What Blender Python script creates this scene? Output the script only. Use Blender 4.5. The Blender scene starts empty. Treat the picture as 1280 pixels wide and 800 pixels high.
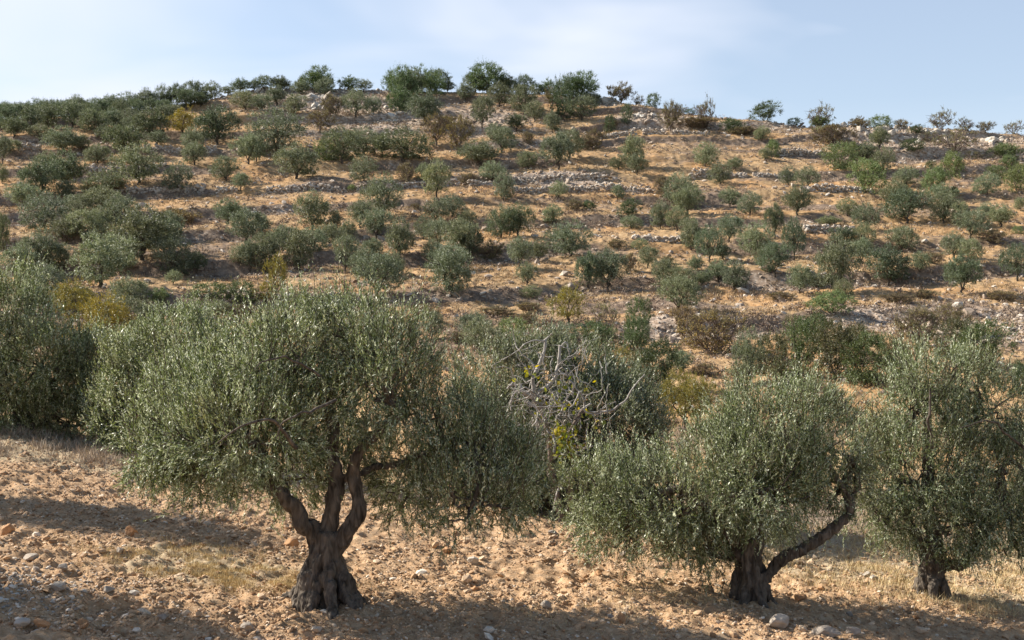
import bpy, math, random
import numpy as np
rng = np.random.default_rng(7)
random.seed(7)
R = math.radians
scene = bpy.context.scene

# ------------------------------------------------------------------ camera, sky, sun, exposure
F = 1500.0                                    # focal length in pixels of a 1280 wide picture
cam_d = bpy.data.cameras.new('camera'); cam = bpy.data.objects.new('camera', cam_d)
scene.collection.objects.link(cam); scene.camera = cam
cam_d.sensor_width = 36; cam_d.lens = F / 1280 * 36; cam_d.clip_end = 5000; cam_d.clip_start = 0.1
cam.location = (0, 0, 0); cam.rotation_euler = (R(90), 0, 0)
SUN_EL, SUN_BACK = 35.0, 17.0                 # height of the sun; how far behind the trees it stands (left of the frame)
SUN_AZ = 90 + (90 - SUN_BACK)                 # the sun's bearing in the xy plane, from +x
sd = np.array([math.cos(R(SUN_AZ)) * math.cos(R(SUN_EL)), math.sin(R(SUN_AZ)) * math.cos(R(SUN_EL)), math.sin(R(SUN_EL))])
sun_d = bpy.data.lights.new('sun', 'SUN'); sun_d.energy = 5.0; sun_d.angle = R(0.55); sun_d.color = (1.0, 0.925, 0.82)
sun = bpy.data.objects.new('sun', sun_d); scene.collection.objects.link(sun)
from mathutils import Vector
sun.rotation_euler = Vector(sd).to_track_quat('Z', 'Y').to_euler()
world = bpy.data.worlds.new('World'); scene.world = world; world.use_nodes = True
wt = world.node_tree; wt.nodes.clear()
def wn(t, **k):
    n = wt.nodes.new(t)
    for a, b in k.items(): setattr(n, a, b)
    return n
out = wn('ShaderNodeOutputWorld'); bg = wn('ShaderNodeBackground'); bg.inputs['Strength'].default_value = 0.078
sky = wn('ShaderNodeTexSky', sky_type='NISHITA', sun_disc=False, sun_elevation=R(SUN_EL), sun_rotation=math.atan2(sd[0], sd[1]))
sky.air_density = 1.0; sky.dust_density = 0.5; sky.ozone_density = 1.5
tc = wn('ShaderNodeTexCoord'); mp = wn('ShaderNodeMapping'); mp.inputs['Scale'].default_value = (1.5, 1.0, 5.0); mp.inputs['Rotation'].default_value = (0, R(18), 0)
nz = wn('ShaderNodeTexNoise'); nz.inputs['Scale'].default_value = 1.9; nz.inputs['Detail'].default_value = 3.5; nz.inputs['Roughness'].default_value = 0.5; nz.inputs['Distortion'].default_value = 0.5
ramp = wn('ShaderNodeValToRGB'); ramp.color_ramp.elements[0].position = 0.40; ramp.color_ramp.elements[1].position = 0.64
ramp.color_ramp.elements[0].color = (0.30, 0.30, 0.30, 1); ramp.color_ramp.elements[1].color = (0.88, 0.88, 0.88, 1)
sep = wn('ShaderNodeSeparateXYZ')
hz = wn('ShaderNodeMapRange'); hz.inputs['From Min'].default_value = 0.02; hz.inputs['From Max'].default_value = 0.28; hz.inputs['To Min'].default_value = 0.74; hz.inputs['To Max'].default_value = 0.0
wl = wn('ShaderNodeMapRange'); wl.inputs['From Min'].default_value = -0.15; wl.inputs['From Max'].default_value = -0.45; wl.inputs['To Min'].default_value = 0.0; wl.inputs['To Max'].default_value = 0.35
mx = wn('ShaderNodeMath', operation='MAXIMUM'); mx2 = wn('ShaderNodeMath', operation='ADD', use_clamp=True)
mix = wn('ShaderNodeMix', data_type='RGBA'); mix.inputs['B'].default_value = (5.8, 6.15, 6.95, 1)
wt.links.new(tc.outputs['Generated'], mp.inputs['Vector']); wt.links.new(mp.outputs[0], nz.inputs['Vector'])
wt.links.new(nz.outputs['Fac'], ramp.inputs[0]); wt.links.new(tc.outputs['Generated'], sep.inputs[0])
wt.links.new(sep.outputs['Z'], hz.inputs['Value']); wt.links.new(sep.outputs['X'], wl.inputs['Value'])
wt.links.new(ramp.outputs[0], mx2.inputs[0]); wt.links.new(wl.outputs[0], mx2.inputs[1])
wt.links.new(mx2.outputs[0], mx.inputs[0]); wt.links.new(hz.outputs[0], mx.inputs[1])
hi = wn('ShaderNodeMapRange'); hi.inputs['From Min'].default_value = 0.25; hi.inputs['From Max'].default_value = 0.42; hi.inputs['To Min'].default_value = 1.0; hi.inputs['To Max'].default_value = 0.1  # cloud fades out overhead, above the view, to lower the ambient light
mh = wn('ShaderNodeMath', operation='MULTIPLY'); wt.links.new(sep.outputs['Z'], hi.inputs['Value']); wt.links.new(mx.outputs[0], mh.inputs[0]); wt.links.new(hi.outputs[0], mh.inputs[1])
bk = wn('ShaderNodeMapRange'); bk.inputs['From Min'].default_value = -0.3; bk.inputs['From Max'].default_value = 0.6; bk.inputs['To Min'].default_value = 0.25; bk.inputs['To Max'].default_value = 1.0  # unseen sky behind the camera kept clearer of cloud to cut ambient fill
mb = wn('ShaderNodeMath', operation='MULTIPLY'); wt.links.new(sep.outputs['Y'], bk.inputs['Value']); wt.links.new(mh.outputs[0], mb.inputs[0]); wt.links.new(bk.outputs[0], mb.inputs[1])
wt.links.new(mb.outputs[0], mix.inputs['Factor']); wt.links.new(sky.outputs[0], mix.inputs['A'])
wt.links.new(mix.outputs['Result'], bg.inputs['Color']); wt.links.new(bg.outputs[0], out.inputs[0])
scene.view_settings.view_transform = 'Standard'; scene.view_settings.look = 'None'
scene.view_settings.gamma = 1.0; scene.view_settings.use_curve_mapping = False
scene.view_settings.exposure = 1.03
scene.cycles.max_bounces = 6; scene.cycles.diffuse_bounces = 3; scene.cycles.glossy_bounces = 2; scene.cycles.transmission_bounces = 3

# ------------------------------------------------------------------ noise
def _h(ix, iy, iz, s):
    n = (ix.astype(np.int64) * 374761393 + iy.astype(np.int64) * 668265263 + iz.astype(np.int64) * 2147483647 + s * 974634777) & 0xffffffff
    n = ((n ^ (n >> 13)) * 1274126177) & 0xffffffff
    return ((n ^ (n >> 16)) & 0xffff) / 32767.5 - 1.0
def vn(x, y, z=None, s=0):
    x = np.asarray(x, float); y = np.asarray(y, float)
    ix, iy = np.floor(x), np.floor(y); fx, fy = x - ix, y - iy
    fx = fx * fx * (3 - 2 * fx); fy = fy * fy * (3 - 2 * fy)
    def pl(iz):
        a = _h(ix, iy, iz, s); b = _h(ix + 1, iy, iz, s); c = _h(ix, iy + 1, iz, s); d = _h(ix + 1, iy + 1, iz, s)
        return (a * (1 - fx) + b * fx) * (1 - fy) + (c * (1 - fx) + d * fx) * fy
    if z is None: return pl(np.zeros_like(ix))
    z = np.asarray(z, float); iz = np.floor(z); fz = z - iz; fz = fz * fz * (3 - 2 * fz)
    return pl(iz) * (1 - fz) + pl(iz + 1) * fz
def fbm(x, y, o=4, s=0, g=0.5):
    t = 0; a = 1.0
    for k in range(o):
        t = t + a * vn(x * 2 ** k + 17.3 * k, y * 2 ** k - 9.1 * k, s=s + k); a *= g
    return t
def sst(t): t = np.clip(t, 0, 1); return t * t * (3 - 2 * t)

# ------------------------------------------------------------------ terrain
ZY = [20, 35, 45, 52, 60, 70, 80, 90, 100, 110, 120, 130, 140, 150, 158, 175]
ZZ = [-5.9, -5.5, -4.3, -3.3, -1.9, -0.4, 1.7, 4.5, 7.4, 10.6, 14.2, 18.2, 22.6, 27.5, 31.5, 40]
CX = [-400, -90, -64, -50, -42, -34, -22, 0, 8, 16, 23, 34, 50, 62, 100, 400]
CR = [150, 140, 138, 132, 122, 104, 103, 107, 112, 122, 133, 148, 152, 160, 172, 180]
_yy = np.linspace(20, 175, 800); _zz = np.interp(_yy, ZY, ZZ); _zz = np.convolve(np.pad(_zz, 20, mode='edge'), np.ones(41) / 41, 'valid')
_rr = 400 - F * _zz / _yy
_crow = np.interp(np.linspace(-400, 400, 1601), CX, CR); _crow = np.convolve(np.pad(_crow, 4, mode='edge'), np.ones(9) / 9, 'valid')
def crest_y(x):
    row = np.interp(x, np.linspace(-400, 400, 1601), _crow)
    return np.interp(-row, -_rr[::-1][::-1] if _rr[0] < _rr[-1] else -_rr, _yy)
def fgz(x, y):
    z = -3.95 - .094 * (x + 2.56) + .0365 * (y - 16.7)
    return z + 3.1 * sst((13 - y) / 13)
def hillz(x, y):
    yc = crest_y(x)
    d = yc - y
    ys = y - 0.5 * (np.sqrt((y - yc) ** 2 + 16) + (y - yc)) + 0.0
    z = np.interp(ys, _yy, _zz)
    return z - 0.12 * np.maximum(0, -d) ** 1.05
def phase(x, y):
    z = hillz(x, y)
    return z / 2.8 + 0.38 * vn(x / 26, y / 34, s=5) + 0.12 * vn(x / 7, y / 9, s=6) - 0.014 * x
def smooth_base(x, y):
    ye = np.interp(x, [-40, -12.8, -7, -2, 8, 20], [33, 29, 27, 25, 25, 24.5])
    t = sst((y - ye) / 6)
    return t, fgz(x, y), hillz(x, y)
def riser(x, y):
    x = x + 0.0
    p = phase(x, y); f = p - np.floor(p)
    return np.clip(np.minimum((f - 0.76 + .08 * vn(x / 3, y / 3, s=12)) / 0.07, (1 - f) / 0.04), 0, 1) * sst((y - 62) / 12) * np.clip(.7 + .9 * vn(x / 12, y / 9, s=9), 0, 1)
def H(x, y, detail=True):
    x = np.asarray(x, float); y = np.asarray(y, float)
    t, zf, zh = smooth_base(x, y)
    p = phase(x, y); f = p - np.floor(p)
    off = np.where(f < .86, .5 - f / .86, -.5 + sst((f - .86) / .14))
    amp = 0.72 * sst((y - 60) / 14) * np.clip(0.9 + 0.7 * vn(x / 14, y / 9, s=9), 0.25, 1.4) * (1 - sst((y - crest_y(x) + 3) / 4))
    zh = zh + off * amp + 0.22 * fbm(x / 5, y / 5, 3, s=20)
    z = zf * (1 - t) + zh * t
    if detail:
        near = 1 - t
        tl = near * (0.5 + 0.5 * sst((13 + 0 * x - abs(y - 20)) / 8))
        z = z + near * (0.07 * fbm(x / 1.9, y / 1.9, 2, s=30) + 0.05 * (1 - 2 * np.abs(fbm(x / .36, y / .36, 2, s=33))) + 0.026 * fbm(x / .1, y / .1, 2, s=36))
        z = z + t * (0.07 * (1 - 2 * np.abs(fbm(x / 1.1, y / 1.1, 3, s=40))) + .04 * fbm(x / .4, y / .4, 2, s=43))
    return z
def h1(x, y): return float(H(np.array([x]), np.array([y]), False)[0])

def ground_at(px, row, y0=33.0, y1=172.0):
    """the point of the hillside that lies on the line of sight through this spot of the photograph"""
    ys = np.linspace(y0, y1, 1400); xs = (px - 640) / F * ys
    rows = 400 - F * H(xs, ys, False) / ys
    hit = np.nonzero(rows <= row)[0]
    k = hit[0] if len(hit) else int(np.argmin(rows))
    return xs[k], ys[k], float(H(xs[k:k + 1], ys[k:k + 1], False)[0])

# ------------------------------------------------------------------ mesh helpers
def mk_mesh(name, V, faces, attrs=None, smooth=False, vattrs=None):
    """faces: list of (n_faces, k) int arrays; attrs: {name: one float per face}"""
    me = bpy.data.meshes.new(name)
    V = np.asarray(V, np.float32); faces = [np.asarray(f, np.int32) for f in (faces if isinstance(faces, list) else [faces]) if len(f)]
    nl = sum(f.size for f in faces); nf = sum(len(f) for f in faces)
    me.vertices.add(len(V)); me.vertices.foreach_set('co', V.ravel())
    me.loops.add(nl); me.loops.foreach_set('vertex_index', np.concatenate([f.ravel() for f in faces]))
    tot = np.concatenate([np.full(len(f), f.shape[1], np.int32) for f in faces])
    st = np.concatenate([[0], np.cumsum(tot)[:-1]]).astype(np.int32)
    me.polygons.add(nf); me.polygons.foreach_set('loop_start', st); me.polygons.foreach_set('loop_total', tot)
    me.polygons.foreach_set('use_smooth', np.full(nf, smooth, bool))
    me.update(calc_edges=True); me.validate(verbose=False)
    for k, v in (attrs or {}).items():
        a = me.attributes.new(k, 'FLOAT', 'FACE'); a.data.foreach_set('value', np.asarray(v, np.float32))
    for k, v in (vattrs or {}).items():
        a = me.attributes.new(k, 'FLOAT', 'POINT'); a.data.foreach_set('value', np.asarray(v, np.float32))
    return me
def link(name, me, mat=None, parent=None, loc=None):
    o = bpy.data.objects.new(name, me); scene.collection.objects.link(o)
    if mat and me and not me.materials: me.materials.append(mat)
    if parent: o.parent = parent
    if loc is not None: o.location = loc
    return o
def tag(o, label=None, cat=None, group=None, kind=None):
    if label: o['label'] = label
    if cat: o['category'] = cat
    if group: o['group'] = group
    if kind: o['kind'] = kind
    return o
def unit(v): return v / np.maximum(1e-9, np.linalg.norm(v, axis=-1, keepdims=True))

def tubes(paths, sides=6, caps=False):
    """paths: list of (points (n,3), radii (n,)); returns verts, quads"""
    VV, FF, base = [], [], 0
    for P, r in paths:
        P = np.asarray(P, float); r = np.asarray(r, float)
        if caps:
            e0, e1 = unit(P[1] - P[0]), unit(P[-1] - P[-2])
            P = np.vstack([P[0] - e0 * r[0] * .5, P[0] - e0 * r[0] * .45, P, P[-1] + e1 * r[-1] * .45, P[-1] + e1 * r[-1] * .5]); r = np.concatenate([[.0008, r[0] * .7], r, [r[-1] * .7, .0008]])
        n = len(P)
        T = unit(np.gradient(P, axis=0)); up = np.array([0.13, 0.31, 0.94]) if abs(T[0][2]) < .8 else np.array([1, 0.1, 0])
        A = unit(np.cross(T, up)); B = np.cross(T, A)
        a = np.linspace(0, 2 * np.pi, sides, endpoint=False)
        ring = P[:, None] + r[:, None, None] * (np.cos(a)[None, :, None] * A[:, None] + np.sin(a)[None, :, None] * B[:, None])
        VV.append(ring.reshape(-1, 3))
        i = np.arange(n - 1)[:, None] * sides + np.arange(sides)[None]; j = np.arange(n - 1)[:, None] * sides + (np.arange(sides)[None] + 1) % sides
        FF.append(np.stack([i, j, j + sides, i + sides], -1).reshape(-1, 4) + base); base += n * sides
    return np.concatenate(VV), np.concatenate(FF)
def spline(P, n=14):
    P = np.asarray(P, float); Q = np.vstack([2 * P[0] - P[1], P, 2 * P[-1] - P[-2]]); out = []
    for i in range(1, len(Q) - 2):
        t = np.linspace(0, 1, n, endpoint=(i == len(Q) - 3))[:, None]
        out.append(.5 * (2 * Q[i] + (Q[i + 1] - Q[i - 1]) * t + (2 * Q[i - 1] - 5 * Q[i] + 4 * Q[i + 1] - Q[i + 2]) * t ** 2 + (3 * Q[i] - Q[i - 1] - 3 * Q[i + 1] + Q[i + 2]) * t ** 3))
    return np.vstack(out)
def limb(pts, r0, r1, wob=0.03, n=8, flare=0.0):
    """pts (k,3) -> a bent, slightly lumpy tube path"""
    P = spline(pts, n); m = len(P); t = np.linspace(0, 1, m)
    P = P + wob * np.stack([vn(t * 9 + rng.random() * 50, t * 0 + k, s=70 + k) for k in range(3)], -1) * np.sin(np.pi * np.clip(t * 1.2, 0, 1))[:, None]
    rr = r0 + (r1 - r0) * t; rr = rr * (1 + 0.10 * vn(t * 14 + rng.random() * 9, t * 0, s=77)); rr = rr * (1 + flare * np.exp(-t * 9))
    return P, rr

# leaves: diamonds, folded nowhere, one quad each
def leaves(P, D, L, W, rg):
    n = len(P); D = unit(D); s = unit(np.cross(D, rg.normal(size=(n, 3))))
    L = np.broadcast_to(L, n)[:, None]; W = np.broadcast_to(W, n)[:, None]
    mid = P + D * L * .45
    V = np.stack([P, mid + s * W / 2, P + D * L, mid - s * W / 2], 1).reshape(-1, 3)
    return V, np.arange(4 * n).reshape(n, 4)
def ell_points(lobes, n, rg, shell=0.72, seed=0, tuft=11, ts=.12):
    """lobes (k,6): centre and radii. points mostly in the uneven outer shell; returns points, outward directions"""
    lobes = np.asarray(lobes, float); N0 = n; n = int(n / tuft * 1.0)
    area = (lobes[:, 3] * lobes[:, 4] + lobes[:, 3] * lobes[:, 5] + lobes[:, 4] * lobes[:, 5]); k = rg.choice(len(lobes), n, p=area / area.sum())
    d = unit(rg.normal(size=(n, 3))); inner = rg.random(n) > shell
    r = np.where(inner, .35 + .5 * rg.random(n), .80 + .22 * rg.random(n))
    lump = 1 + 0.24 * vn(d[:, 0] * 2.6 + k * 7, d[:, 1] * 2.6, d[:, 2] * 2.6 + seed, s=51) + 0.09 * vn(d[:, 0] * 6 + k * 7, d[:, 1] * 6, d[:, 2] * 6 + seed, s=52)
    P = lobes[k, :3] + d * lobes[k, 3:] * (r * lump)[:, None]
    # drop what lies deep inside another lobe
    q = np.full(n, 9.0)
    for L in lobes: q = np.minimum(q, np.linalg.norm((P - L[:3]) / L[3:], axis=1))
    gap = vn(P[:, 0] * GAPF / lobes[:, 3].mean(), P[:, 1] * GAPF / lobes[:, 3].mean(), P[:, 2] * GAPF / lobes[:, 3].mean() + 3 * seed, s=55)
    keep = ((q > .6) | (rg.random(n) < .35)) & (gap > -0.36)
    P = np.repeat(P[keep], tuft, 0); d = np.repeat(d[keep], tuft, 0); ts = ts * rg.uniform(.5, 1.4, len(P) // tuft).repeat(tuft)[:, None]
    return P + rg.normal(size=P.shape) * ts, unit(d + rg.normal(size=d.shape) * .22)
GAPF = 3.2
def shoots(P, O, slen, per, leafL, leafW, rg, upw=0.8, droop=0.25, spread=0.75, outw=0.55):
    n = len(P); up = np.where(O[:, 2:3] > -0.15, upw, -droop)
    D = unit(O * outw + np.concatenate([np.zeros((n, 2)), up], 1) + rg.normal(size=(n, 3)) * .33)
    Ls = slen * (0.6 + 0.8 * rg.random(n)) * np.where(O[:, 2] > -.2, 1, .7)
    lg = (rg.random(n) < .07) & (O[:, 2] > .15); Ls = np.where(lg, Ls * 1.9, Ls); D = unit(np.where(lg[:, None], D * .4 + np.array([0, 0, 1.0]) + O * .25, D))
    t = (np.arange(per) + .5) / per
    bend = rg.normal(size=(n, 3)) * .12
    B = P[:, None] + D[:, None] * (t[None, :, None] * Ls[:, None, None]) + bend[:, None] * (t ** 2)[None, :, None] * Ls[:, None, None]
    LD = unit(D[:, None] + spread * unit(rg.normal(size=(n, per, 3))))
    l = leafL * (0.7 + .5 * rg.random((n, per))) * (1.05 - .35 * t)[None]
    V, Q = leaves(B.reshape(-1, 3), LD.reshape(-1, 3), l.ravel(), (l * leafW / leafL).ravel(), rg)
    tone = np.clip(np.repeat(rg.normal(.5, .13, n), per) + rg.normal(0, .22, n * per), 0, 1)
    return V, Q, tone, B[:, 0], B[:, -1]

ICO = []
_p = (1 + 5 ** .5) / 2
for a, b in ((-1, _p), (1, _p), (-1, -_p), (1, -_p)): ICO += [(a, b, 0), (0, a, b), (b, 0, a)]
ICO = unit(np.array(ICO, float))
def _icof():
    f = []; d0 = min(np.linalg.norm(ICO[0] - ICO[j]) for j in range(1, 12)) * 1.05
    for i in range(12):
        for j in range(i + 1, 12):
            for k in range(j + 1, 12):
                if np.linalg.norm(ICO[i] - ICO[j]) < d0 and np.linalg.norm(ICO[j] - ICO[k]) < d0 and np.linalg.norm(ICO[i] - ICO[k]) < d0:
                    n = np.cross(ICO[j] - ICO[i], ICO[k] - ICO[i]); f.append((i, j, k) if n @ ICO[i] > 0 else (i, k, j))
    return np.array(f)
ICOF = _icof()
def rocks(C, S, rg, flat=0.65, boxy=0.0, jit=0.22):
    """C (n,3) centres, S (n,) sizes (half-width)"""
    n = len(C); B = ICO[None].repeat(n, 0)
    B = np.sign(B) * np.abs(B) ** (1 - boxy)
    B = B * (1 + jit * rg.normal(size=(n, 12, 1)).clip(-1.6, 1.6)) * (0.7 + .6 * rg.random((n, 1, 3)))
    B[:, :, 2] *= flat
    a = rg.random(n) * 6.28; c, s = np.cos(a)[:, None], np.sin(a)[:, None]; tl = rg.normal(0, .3, n)[:, None]
    x = B[:, :, 0] * c - B[:, :, 1] * s; y = B[:, :, 0] * s + B[:, :, 1] * c; z = B[:, :, 2] + x * tl
    V = np.stack([x, y, z], -1) * S[:, None, None] + C[:, None]
    Fc = ICOF[None] + 12 * np.arange(n)[:, None, None]
    return V.reshape(-1, 3), Fc.reshape(-1, 3)

# ------------------------------------------------------------------ materials
def new_mat(name):
    m = bpy.data.materials.new(name); m.use_nodes = True; nt = m.node_tree; nt.nodes.clear()
    def N(t, **k):
        n = nt.nodes.new(t)
        for a, b in k.items(): setattr(n, a, b)
        return n
    return m, nt, N, nt.links.new
def rampn(N, stops):
    r = N('ShaderNodeValToRGB'); e = r.color_ramp.elements
    while len(e) < len(stops): e.new(0.5)
    for el, (p, c) in zip(e, stops): el.position = p; el.color = (*c, 1)
    return r
def leaf_mat(name, dark, mid, pale, trans=0.3, rough=0.42, spec=0.5, use_obj=False, dull=None):
    m, nt, N, Lk = new_mat(name)
    at = N('ShaderNodeAttribute', attribute_name='tone'); r = rampn(N, [(0.1, dark), (0.5, mid), (0.92, pale)]); Lk(at.outputs['Fac'], r.inputs[0])
    col = r.outputs[0]
    if use_obj:
        oi = N('ShaderNodeObjectInfo'); mm = N('ShaderNodeMix', data_type='RGBA', blend_type='MULTIPLY'); mm.inputs['Factor'].default_value = 1
        Lk(col, mm.inputs['A']); Lk(oi.outputs['Color'], mm.inputs['B']); col = mm.outputs['Result']
    if dull:
        g = N('ShaderNodeTexCoord'); nn = N('ShaderNodeTexNoise'); nn.inputs['Scale'].default_value = 1.3; nn.inputs['Detail'].default_value = 4; rr = rampn(N, [(.52, (0, 0, 0)), (.7, (.6, .6, .6))])
        m3 = N('ShaderNodeMix', data_type='RGBA'); m3.inputs['B'].default_value = (*dull, 1); Lk(g.outputs['Object'], nn.inputs['Vector']); Lk(nn.outputs['Fac'], rr.inputs[0]); Lk(rr.outputs[0], m3.inputs['Factor']); Lk(col, m3.inputs['A']); col = m3.outputs['Result']
    p = N('ShaderNodeBsdfPrincipled'); p.inputs['Roughness'].default_value = rough; p.inputs['Specular IOR Level'].default_value = spec
    tr = N('ShaderNodeBsdfTranslucent'); ms = N('ShaderNodeMixShader'); ms.inputs[0].default_value = trans; o = N('ShaderNodeOutputMaterial')
    hs = N('ShaderNodeHueSaturation'); hs.inputs['Saturation'].default_value = 1.25; hs.inputs['Value'].default_value = 1.1; hs.inputs['Hue'].default_value = .49
    Lk(col, p.inputs['Base Color']); Lk(col, hs.inputs['Color']); Lk(hs.outputs[0], tr.inputs['Color'])
    Lk(p.outputs[0], ms.inputs[1]); Lk(tr.outputs[0], ms.inputs[2]); Lk(ms.outputs[0], o.inputs[0])
    return m
M_OLIVE = leaf_mat('olive_leaf', (.062, .085, .026), (.20, .245, .10), (.70, .74, .54), dull=(.20, .185, .09))
M_OLIVE_DULL = leaf_mat('dull_olive_leaf', (.07, .085, .036), (.19, .222, .11), (.54, .56, .42), dull=(.20, .17, .10))
M_FAR = leaf_mat('hillside_leaf', (.050, .064, .027), (.132, .156, .077), (.37, .39, .27), use_obj=True, rough=.5)
M_FIGLEAF = leaf_mat('fig_leaf', (.13, .17, .03), (.30, .33, .05), (.46, .38, .06), trans=.45)
M_TWIGLEAF = leaf_mat('autumn_leaf', (.11, .10, .03), (.24, .2, .055), (.42, .3, .07), trans=.4)

def bark_mat(name, c0, c1, scale=14, bump=.9):
    m, nt, N, Lk = new_mat(name)
    g = N('ShaderNodeTexCoord'); mp = N('ShaderNodeMapping'); mp.inputs['Scale'].default_value = (1, 1, .32)
    n1 = N('ShaderNodeTexNoise'); n1.inputs['Scale'].default_value = scale; n1.inputs['Detail'].default_value = 7; n1.inputs['Distortion'].default_value = .6
    n2 = N('ShaderNodeTexVoronoi', feature='DISTANCE_TO_EDGE'); n2.inputs['Scale'].default_value = scale * 1.4
    r = rampn(N, [(.3, c0), (.7, c1)]); p = N('ShaderNodeBsdfPrincipled'); p.inputs['Roughness'].default_value = .9; p.inputs['Specular IOR Level'].default_value = .2
    b = N('ShaderNodeBump'); b.inputs['Strength'].default_value = bump; b.inputs['Distance'].default_value = .03; o = N('ShaderNodeOutputMaterial')
    mu = N('ShaderNodeMath', operation='MULTIPLY_ADD'); mu.inputs[1].default_value = .8
    Lk(g.outputs['Object'], mp.inputs[0]); Lk(mp.outputs[0], n1.inputs['Vector']); Lk(mp.outputs[0], n2.inputs['Vector'])
    Lk(n1.outputs['Fac'], r.inputs[0]); Lk(r.outputs[0], p.inputs['Base Color']); Lk(n2.outputs['Distance'], mu.inputs[0]); Lk(n1.outputs['Fac'], mu.inputs[2])
    Lk(mu.outputs[0], b.inputs['Height']); Lk(b.outputs[0], p.inputs['Normal']); Lk(p.outputs[0], o.inputs[0])
    return m
M_BARK = bark_mat('olive_bark', (.03, .024, .018), (.175, .145, .115))
M_BARKFAR = bark_mat('hillside_bark', (.05, .04, .03), (.13, .105, .08), 4, .4)
M_DEAD = bark_mat('bare_fig_bark', (.20, .178, .155), (.47, .435, .39), 10, .5)
M_SCRUBTWIG = bark_mat('scrub_twig', (.10, .075, .06), (.22, .17, .14), 6, .2)

def face_mat(name, stops, rough=.9, bump=.3, scale=9):
    m, nt, N, Lk = new_mat(name)
    at = N('ShaderNodeAttribute', attribute_name='tone'); r = rampn(N, stops); Lk(at.outputs['Fac'], r.inputs[0])
    g = N('ShaderNodeNewGeometry'); n1 = N('ShaderNodeTexNoise'); n1.inputs['Scale'].default_value = scale; n1.inputs['Detail'].default_value = 6
    hs = N('ShaderNodeMapRange'); hs.inputs['From Min'].default_value = .3; hs.inputs['From Max'].default_value = .7; hs.inputs['To Min'].default_value = .78; hs.inputs['To Max'].default_value = 1.18
    mm = N('ShaderNodeMix', data_type='RGBA', blend_type='MULTIPLY'); mm.inputs['Factor'].default_value = 1
    p = N('ShaderNodeBsdfPrincipled'); p.inputs['Roughness'].default_value = rough; p.inputs['Specular IOR Level'].default_value = .2
    b = N('ShaderNodeBump'); b.inputs['Strength'].default_value = bump; b.inputs['Distance'].default_value = .02; o = N('ShaderNodeOutputMaterial')
    Lk(g.outputs['Position'], n1.inputs['Vector']); Lk(n1.outputs['Fac'], hs.inputs['Value']); Lk(r.outputs[0], mm.inputs['A']); Lk(hs.outputs[0], mm.inputs['B'])
    Lk(mm.outputs['Result'], p.inputs['Base Color']); Lk(n1.outputs['Fac'], b.inputs['Height']); Lk(b.outputs[0], p.inputs['Normal']); Lk(p.outputs[0], o.inputs[0])
    return m
M_CLOD = face_mat('soil_clods', [(0, (.25, .14, .07)), (.45, (.45, .30, .178)), (.8, (.58, .445, .31)), (1, (.68, .60, .49))], scale=30)
M_HSTONE = face_mat('hillside_stone', [(0, (.22, .15, .10)), (.45, (.36, .29, .225)), (1, (.58, .52, .44))], scale=6)
M_ROCK = face_mat('limestone', [(0, (.25, .21, .17)), (.5, (.40, .345, .28)), (1, (.60, .55, .47))], scale=7, bump=.8)
M_ROCKTAN = face_mat('orange_clod', [(0, (.36, .20, .10)), (1, (.50, .30, .16))], scale=12, bump=.8)
M_GRASS = face_mat('dry_grass', [(0, (.36, .25, .12)), (.5, (.60, .46, .24)), (1, (.76, .63, .38))], bump=0)
M_GREYGRASS = face_mat('grey_dry_weeds', [(0, (.24, .185, .14)), (.5, (.42, .34, .26)), (1, (.6, .52, .4))], bump=0)
M_HGRASS = face_mat('hillside_dry_grass', [(0, (.26, .17, .085)), (.5, (.42, .30, .165)), (1, (.56, .44, .26))], bump=0)
M_SCRUB = face_mat('thorny_scrub', [(0, (.13, .095, .075)), (.5, (.24, .18, .14)), (.85, (.34, .26, .18)), (1, (.42, .33, .2))], bump=0)

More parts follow.
